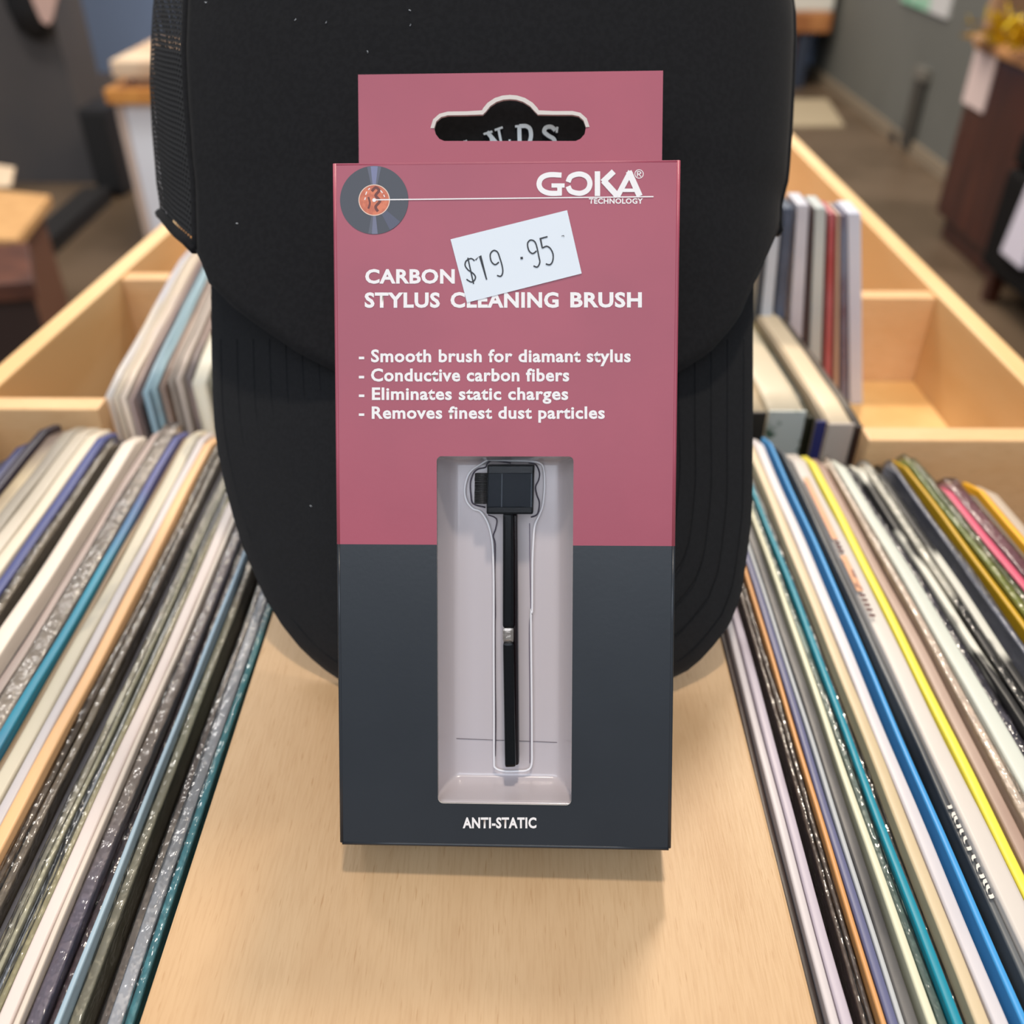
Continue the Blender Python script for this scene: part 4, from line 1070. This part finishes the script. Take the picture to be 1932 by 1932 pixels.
# logo
logo = [
    (catmull([(1268, 636), (1205, 634), (1165, 650), (1151, 682), (1165, 713), (1205, 730), (1268, 730)], 5), 27), ([(1216, 690), (1284, 690)], 22), ([(1258, 690), (1258, 742)], 24),
    (catmull([(1302, 672), (1315, 645), (1345, 632), (1375, 632), (1404, 648), (1416, 680), (1404, 712), (1375, 729), (1345, 729), (1315, 718), (1302, 694)], 5), 27),
    ([(1455, 616), (1455, 745)], 28), ([(1482, 672), (1540, 617)], 30), ([(1486, 664), (1560, 745)], 32),
    ([(1560, 745), (1628, 616)], 28), ([(1618, 616), (1675, 745)], 32), ([(1585, 715), (1660, 715)], 18)]
ribbon_px(logo, 27, on_face, 'brand_logo', M_INK, pk, Z1)['label'] = 'white GOKA logo'
reg = [([(1672 + 22 * math.cos(a * math.pi / 10), 630 + 22 * math.sin(a * math.pi / 10)) for a in range(21)], 4), ([(1663, 617), (1663, 644)], 4.5), (catmull([(1663, 618), (1678, 619), (1680, 627), (1663, 631)], 3), 4.5), ([(1670, 631), (1682, 644)], 4.5)]
ribbon_px(reg, 4, on_face, 'registered_mark', M_INK, pk, Z1)
ribbon_px([[(706, 377), (970, 374), (1233, 371)]], 2.2, lambda x, y: pw(x, y, PW + .00008), 'printed_line', M_INK, pk)
# printed record
def disc(name, cx_, cy_, r0, r1, m, lift, n=72, parent=pk):
    vs = []; fs = []
    for i in range(n):
        a = 2 * math.pi * i / n
        vs.append(pw(cx_ + r0 * math.cos(a), cy_ + r0 * math.sin(a), PW + lift)); vs.append(pw(cx_ + r1 * math.cos(a), cy_ + r1 * math.sin(a), PW + lift))
    for i in range(n):
        j = (i + 1) % n; fs.append((2 * i, 2 * i + 1, 2 * j + 1, 2 * j))
    o = mesh_obj(name, vs, fs, m); part(o, parent); return o
M_VIN = mat('vinyl print', '3a3c46', .4)
disc('printed_record', 706, 377.5, 28, 64.5, M_VIN, 0)['label'] = 'printed picture of a black record'
for k, (a0, a1, cc) in enumerate(((-96, -84, '74779a'), (-102, -96, '565869'), (-84, -78, '565869'), (84, 94, '6a6c84'), (94, 100, '50525f'), (40, 62, '4a4c62'))):
    vs = []; fs = []
    for i in range(5):
        a = math.radians(a0 + (a1 - a0) * i / 4)
        for r_ in (30, 64): vs.append(pw(706 + r_ * math.cos(a), 377.5 + r_ * math.sin(a), PW + .00004))
    for i in range(4): fs.append((2 * i, 2 * i + 1, 2 * i + 3, 2 * i + 2))
    part(mesh_obj('printed_sheen', vs, fs, mat('sheen ' + cc, cc, .4)), pk)
disc('printed_label', 706, 377.5, 0.1, 29, mat('orange label print', 'd9764f', .4, alt='c2603f', nscale=700), .00003)['label'] = 'orange record label print'
disc('printed_label_ring', 706, 377.5, 28, 29.6, mat('label ring print', 'e8c9b6', .4), .00005)
ribbon_px([(catmull([(280, 720), (300, 700), (318, 716), (300, 742), (322, 770), (300, 800), (312, 825)], 4), 14), (catmull([(262, 810), (270, 780), (262, 750)], 3), 10)], 12, lambda x, y: pw(x, y, PW + .00006), 'printed_figure', mat('brown print figure', '6d3530', .5), pk, Z1)
ribbon_px([([(246 + 2, 738 - 0), (254, 722)], 5), ([(262, 712), (270, 704)], 5), ([(325, 716), (336, 728)], 5), ([(342, 738), (347, 750)], 5), ([(243, 765), (247, 752)], 5)], 5, lambda x, y: pw(x, y, PW + .00006), 'printed_lettering', M_INK, pk, Z1)
disc('printed_spindle', 706, 377.5, 0.1, 3.6, M_INK, .00009, 20)
# price sticker
M_STK = mat('white price label', 'dfe6ee', .45)
sp = [(850, 451.5), (1070, 396.5), (1097.5, 516), (881, 571)]
vs = [pw(x, y, .0003) for x, y in sp] + [pw(x, y, .00018) for x, y in sp]
st = mesh_obj('price_sticker', vs, [(0, 1, 2, 3), (7, 6, 5, 4), (0, 4, 5, 1), (1, 5, 6, 2), (2, 6, 7, 3), (3, 7, 4, 0)], M_STK); part(st, pk)
st['label'] = 'tilted white price label reading $19.95'
price = [catmull([(815, 1082), (797, 1070), (772, 1082), (766, 1106), (782, 1130), (806, 1146), (820, 1166), (812, 1186), (796, 1192), (773, 1178)], 4), [(780, 1066), (810, 1202)],
         [(820, 1078), (844, 1056), (878, 1180)], catmull([(942, 1088), (922, 1102), (902, 1084), (897, 1048), (914, 1028), (934, 1036), (945, 1062), (958, 1105), (962, 1140), (952, 1162), (932, 1158)], 4),
         catmull([(1138, 1030), (1118, 1044), (1098, 1028), (1091, 992), (1106, 974), (1126, 980), (1138, 1004), (1150, 1060), (1155, 1090), (1142, 1114), (1122, 1108)], 4),
         [(1195, 956), (1158, 966), (1168, 1016)], catmull([(1168, 1016), (1190, 1006), (1210, 1018), (1224, 1048), (1222, 1082), (1208, 1102), (1186, 1098)], 4),
         ([(1054, 1068), (1067, 1067)], 12), ([(1268, 953), (1280, 950), (1281, 957)], 3)]
ribbon_px([(s_, 7) if not isinstance(s_, tuple) else s_ for s_ in price], 7, lambda x, y: pw(x, y, .00042), 'price_digits', mat('black price ink', '2b2f36', .6), st, Z1)

# clear tray seen through the window
M_TRAY = mat('pale backing tray', 'cdc4c5', .26, spec=.5, alt='c8bbb7', scale=(1, .15, .15), nscale=14, coat=.6)
TRW = -.013
def tray_w(x, v):
    ux = (x - (wx0 + wx1) / 2) / ((wx1 - wx0) / 2 + .0004)
    sd_ = max(0, abs(ux) - .74) / .26
    w_ = TRW + .0085 * sd_ ** 2.2
    lo_ = max(0, 1 - (v - wv0) / .0032); hi_ = max(0, 1 - (wv1 - v) / .0018)
    w_ = max(w_, TRW + .0118 * min(1, lo_) ** 2.2, TRW + .0108 * min(1, hi_) ** 2.2)
    return min(w_, -.0013)
vs = []; fs = []; NXT, NVT = 36, 90
for i in range(NVT + 1):
    q = i / NVT; v_ = wv0 - .0008 + (wv1 - wv0 + .0016) * (.5 - .5 * math.cos(math.pi * q))
    for k in range(NXT + 1):
        x_ = wx0 - .0004 + (wx1 - wx0 + .0008) * (.5 - .5 * math.cos(math.pi * k / NXT))
        vs.append(P3(x_, v_, tray_w(x_, v_)))
for i in range(NVT):
    for k in range(NXT): fs.append((i * (NXT + 1) + k, i * (NXT + 1) + k + 1, (i + 1) * (NXT + 1) + k + 1, (i + 1) * (NXT + 1) + k))
part(mesh_obj('backing_tray', vs, fs, M_TRAY, None, True), pk)['label'] = 'pale grey lilac plastic tray'
def clear_mat():
    m = bpy.data.materials.new('clear blister plastic'); m.use_nodes = True
    nt = m.node_tree; N = nt.nodes; L = nt.links; N.remove(N['Principled BSDF'])
    tr = N.new('ShaderNodeBsdfTransparent'); tr.inputs[0].default_value = (.98, .98, .99, 1)
    gl = N.new('ShaderNodeBsdfGlossy'); gl.inputs['Roughness'].default_value = .08
    lw = N.new('ShaderNodeFresnel'); lw.inputs['IOR'].default_value = 1.07
    mx = N.new('ShaderNodeMixShader'); L.new(lw.outputs[0], mx.inputs[0]); L.new(tr.outputs[0], mx.inputs[1]); L.new(gl.outputs[0], mx.inputs[2])
    L.new(mx.outputs[0], N['Material Output'].inputs[0]); return m
M_CLR = clear_mat()
Z2 = lambda x, y: (780 + x / 5.682, 820 + y / 5.682)
Z3 = lambda x, y: (780 + x / 4.6, 1140 + y / 4.6)
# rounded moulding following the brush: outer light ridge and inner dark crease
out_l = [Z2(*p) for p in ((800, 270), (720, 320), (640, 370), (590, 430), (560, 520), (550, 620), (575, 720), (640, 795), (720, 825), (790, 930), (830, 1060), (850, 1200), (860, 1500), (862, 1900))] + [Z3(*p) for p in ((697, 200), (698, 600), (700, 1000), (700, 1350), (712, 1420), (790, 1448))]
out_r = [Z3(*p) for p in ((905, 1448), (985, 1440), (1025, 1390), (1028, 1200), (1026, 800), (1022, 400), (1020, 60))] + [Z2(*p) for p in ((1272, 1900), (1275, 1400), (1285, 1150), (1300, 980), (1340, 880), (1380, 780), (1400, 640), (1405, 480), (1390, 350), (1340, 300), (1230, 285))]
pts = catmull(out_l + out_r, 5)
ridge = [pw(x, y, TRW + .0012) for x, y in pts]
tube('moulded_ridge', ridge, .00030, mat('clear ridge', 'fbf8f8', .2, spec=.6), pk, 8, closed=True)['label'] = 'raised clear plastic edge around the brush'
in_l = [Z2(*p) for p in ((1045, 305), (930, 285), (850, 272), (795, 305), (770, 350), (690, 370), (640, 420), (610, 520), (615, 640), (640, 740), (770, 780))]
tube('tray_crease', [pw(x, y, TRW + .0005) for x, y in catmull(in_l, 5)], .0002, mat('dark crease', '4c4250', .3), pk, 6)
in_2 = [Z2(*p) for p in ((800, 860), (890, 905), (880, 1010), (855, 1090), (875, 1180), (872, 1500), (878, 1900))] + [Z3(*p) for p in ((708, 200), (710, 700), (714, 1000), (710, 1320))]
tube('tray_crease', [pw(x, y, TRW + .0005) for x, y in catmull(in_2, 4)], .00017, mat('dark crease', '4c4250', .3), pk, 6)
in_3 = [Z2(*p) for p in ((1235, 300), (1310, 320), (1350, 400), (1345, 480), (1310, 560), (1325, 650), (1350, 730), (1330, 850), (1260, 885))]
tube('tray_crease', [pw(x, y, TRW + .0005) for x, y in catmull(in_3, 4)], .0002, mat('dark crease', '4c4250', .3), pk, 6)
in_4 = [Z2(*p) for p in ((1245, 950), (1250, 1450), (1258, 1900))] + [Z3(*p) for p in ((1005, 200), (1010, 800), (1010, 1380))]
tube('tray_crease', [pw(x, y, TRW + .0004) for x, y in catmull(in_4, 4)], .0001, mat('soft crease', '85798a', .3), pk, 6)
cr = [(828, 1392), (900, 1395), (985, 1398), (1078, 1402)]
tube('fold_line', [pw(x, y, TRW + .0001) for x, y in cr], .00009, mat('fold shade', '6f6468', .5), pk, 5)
lp = [(834, 1503), (960, 1503.5), (1076, 1507)]  # highlight along the tray's bottom lip, put into a pale bar
tube('tray_lip_highlight', [pw(x, y, -.006) for x, y in lp], .00045, mat('pale lip highlight', 'e2ddd8', .1, spec=.9, coat=1), pk, 8)
# window film
fm = boxpart('window_film', wx0 - .002, wx1 + .002, wv0 - .002, wv1 + .002, -.0009, -.0006, M_CLR, pk)
fm['label'] = 'clear window film'

# ---------------------------------------------------------------- the brush itself
BWd = -.0085
M_BB = mat('glossy black plastic', '0b0c0e', .2, spec=.22)
M_BH = mat('blue black plastic', '10161e', .35, spec=.15)
brush = tag(empty('stylus_brush', pw(960, 1190, BWd)), 'black carbon fibre stylus brush inside the window of the maroon box', 'brush')
def pxbox(name, q, w0, w1, m, parent, bevel=.0003):
    """q: four picture points, bottom-left, bottom-right, top-right, top-left"""
    c = [onW(x, y, w1) for x, y in q]
    p = [P3(c[0][0], c[0][1], w0), P3(c[1][0], c[1][1], w0), P3(c[1][0], c[1][1], w1), P3(c[0][0], c[0][1], w1),
         P3(c[3][0], c[3][1], w0), P3(c[2][0], c[2][1], w0), P3(c[2][0], c[2][1], w1), P3(c[3][0], c[3][1], w1)]
    me = bpy.data.meshes.new(name); bm = bmesh.new()
    vs_ = [bm.verts.new(k) for k in p]
    for f in HEXF: bm.faces.new([vs_[i] for i in f])
    bmesh.ops.recalc_face_normals(bm, faces=bm.faces)
    if bevel: bmesh.ops.bevel(bm, geom=list(bm.edges), offset=bevel, segments=2, profile=.6, affect='EDGES')
    bm.to_mesh(me); bm.free(); me.materials.append(m)
    o = bpy.data.objects.new(name, me); COL.objects.link(o); part(o, parent); return o
w0, w1 = TRW + .0003, -.0045
hd = pxbox('brush_head', [(917.5, 970.5), (1006, 970.5), (1008.5, 876.5), (919, 876.5)], w0, w1, M_BB, brush, .0005)
pxbox('head_face', [(919.5, 957.5), (1005, 957.5), (1006, 892.5), (921, 892.5)], w1, w1 + .0006, M_BH, hd, .00025)
pxbox('head_line', [(945.2, 957), (947.2, 957), (948.2, 893), (946.2, 893)], w1 + .0006, w1 + .0008, mat('blue grey rib', '26303a', .4), hd, 0)
pxbox('head_line', [(1001, 957), (1003, 957), (1004, 893), (1002, 893)], w1 + .0006, w1 + .0009, mat('blue grey rib', '26303a', .4), hd, 0)
bl = tag(pxbox('bristles', [(894.5, 951), (920, 951), (920, 893.5), (896, 893)], w0 + .001, w1 - .0016, mat('carbon bristles', '161514', .5, alt='2b2724', scale=(.1, 1, 1), nscale=2600), brush, .0001), 'black carbon bristles', 'x')
del bl['category']
for i in range(22):
    yy = 894 + i * 2.62
    tube('bristle_strand', [pw(921, yy, w1 - .0013), pw(896 + random.uniform(-.8, 1.4), yy + random.uniform(-.5, .5), w1 - .0014)], .00014, mat('carbon strand', '201d1b', .35), bl, 4)
sh = [(952, 1448.5), (979, 1445), (976, 968), (948.5, 968)]
handle = pxbox('handle', [(948, 1185), (969.5, 1185), (969, 968), (948.5, 968)], w0 + .0006, w1 - .0008, M_BB, brush, .0007)
pxbox('handle', [(952.3, 1449), (973.5, 1448), (969.5, 1213), (948.5, 1213)], w0 + .0006, w1 - .0008, M_BB, brush, .0007)
pxbox('handle_rib', [(969, 1446), (979.5, 1444), (976, 968), (968, 968)], w0 + .0006, w1 - .0022, mat('brown black plastic', '1a1012', .16, spec=.35), brush, .0007)
rg = pxbox('metal_ring', [(948, 1214), (970, 1214), (970, 1184), (948, 1184)], w0 + .0008, w1 - .0014, mat('brushed steel', 'a39a90', .25, metal=.9, bump=.3, bscale=1200, bdist=.0003), brush, .0009)
rg['label'] = 'shiny metal ring'
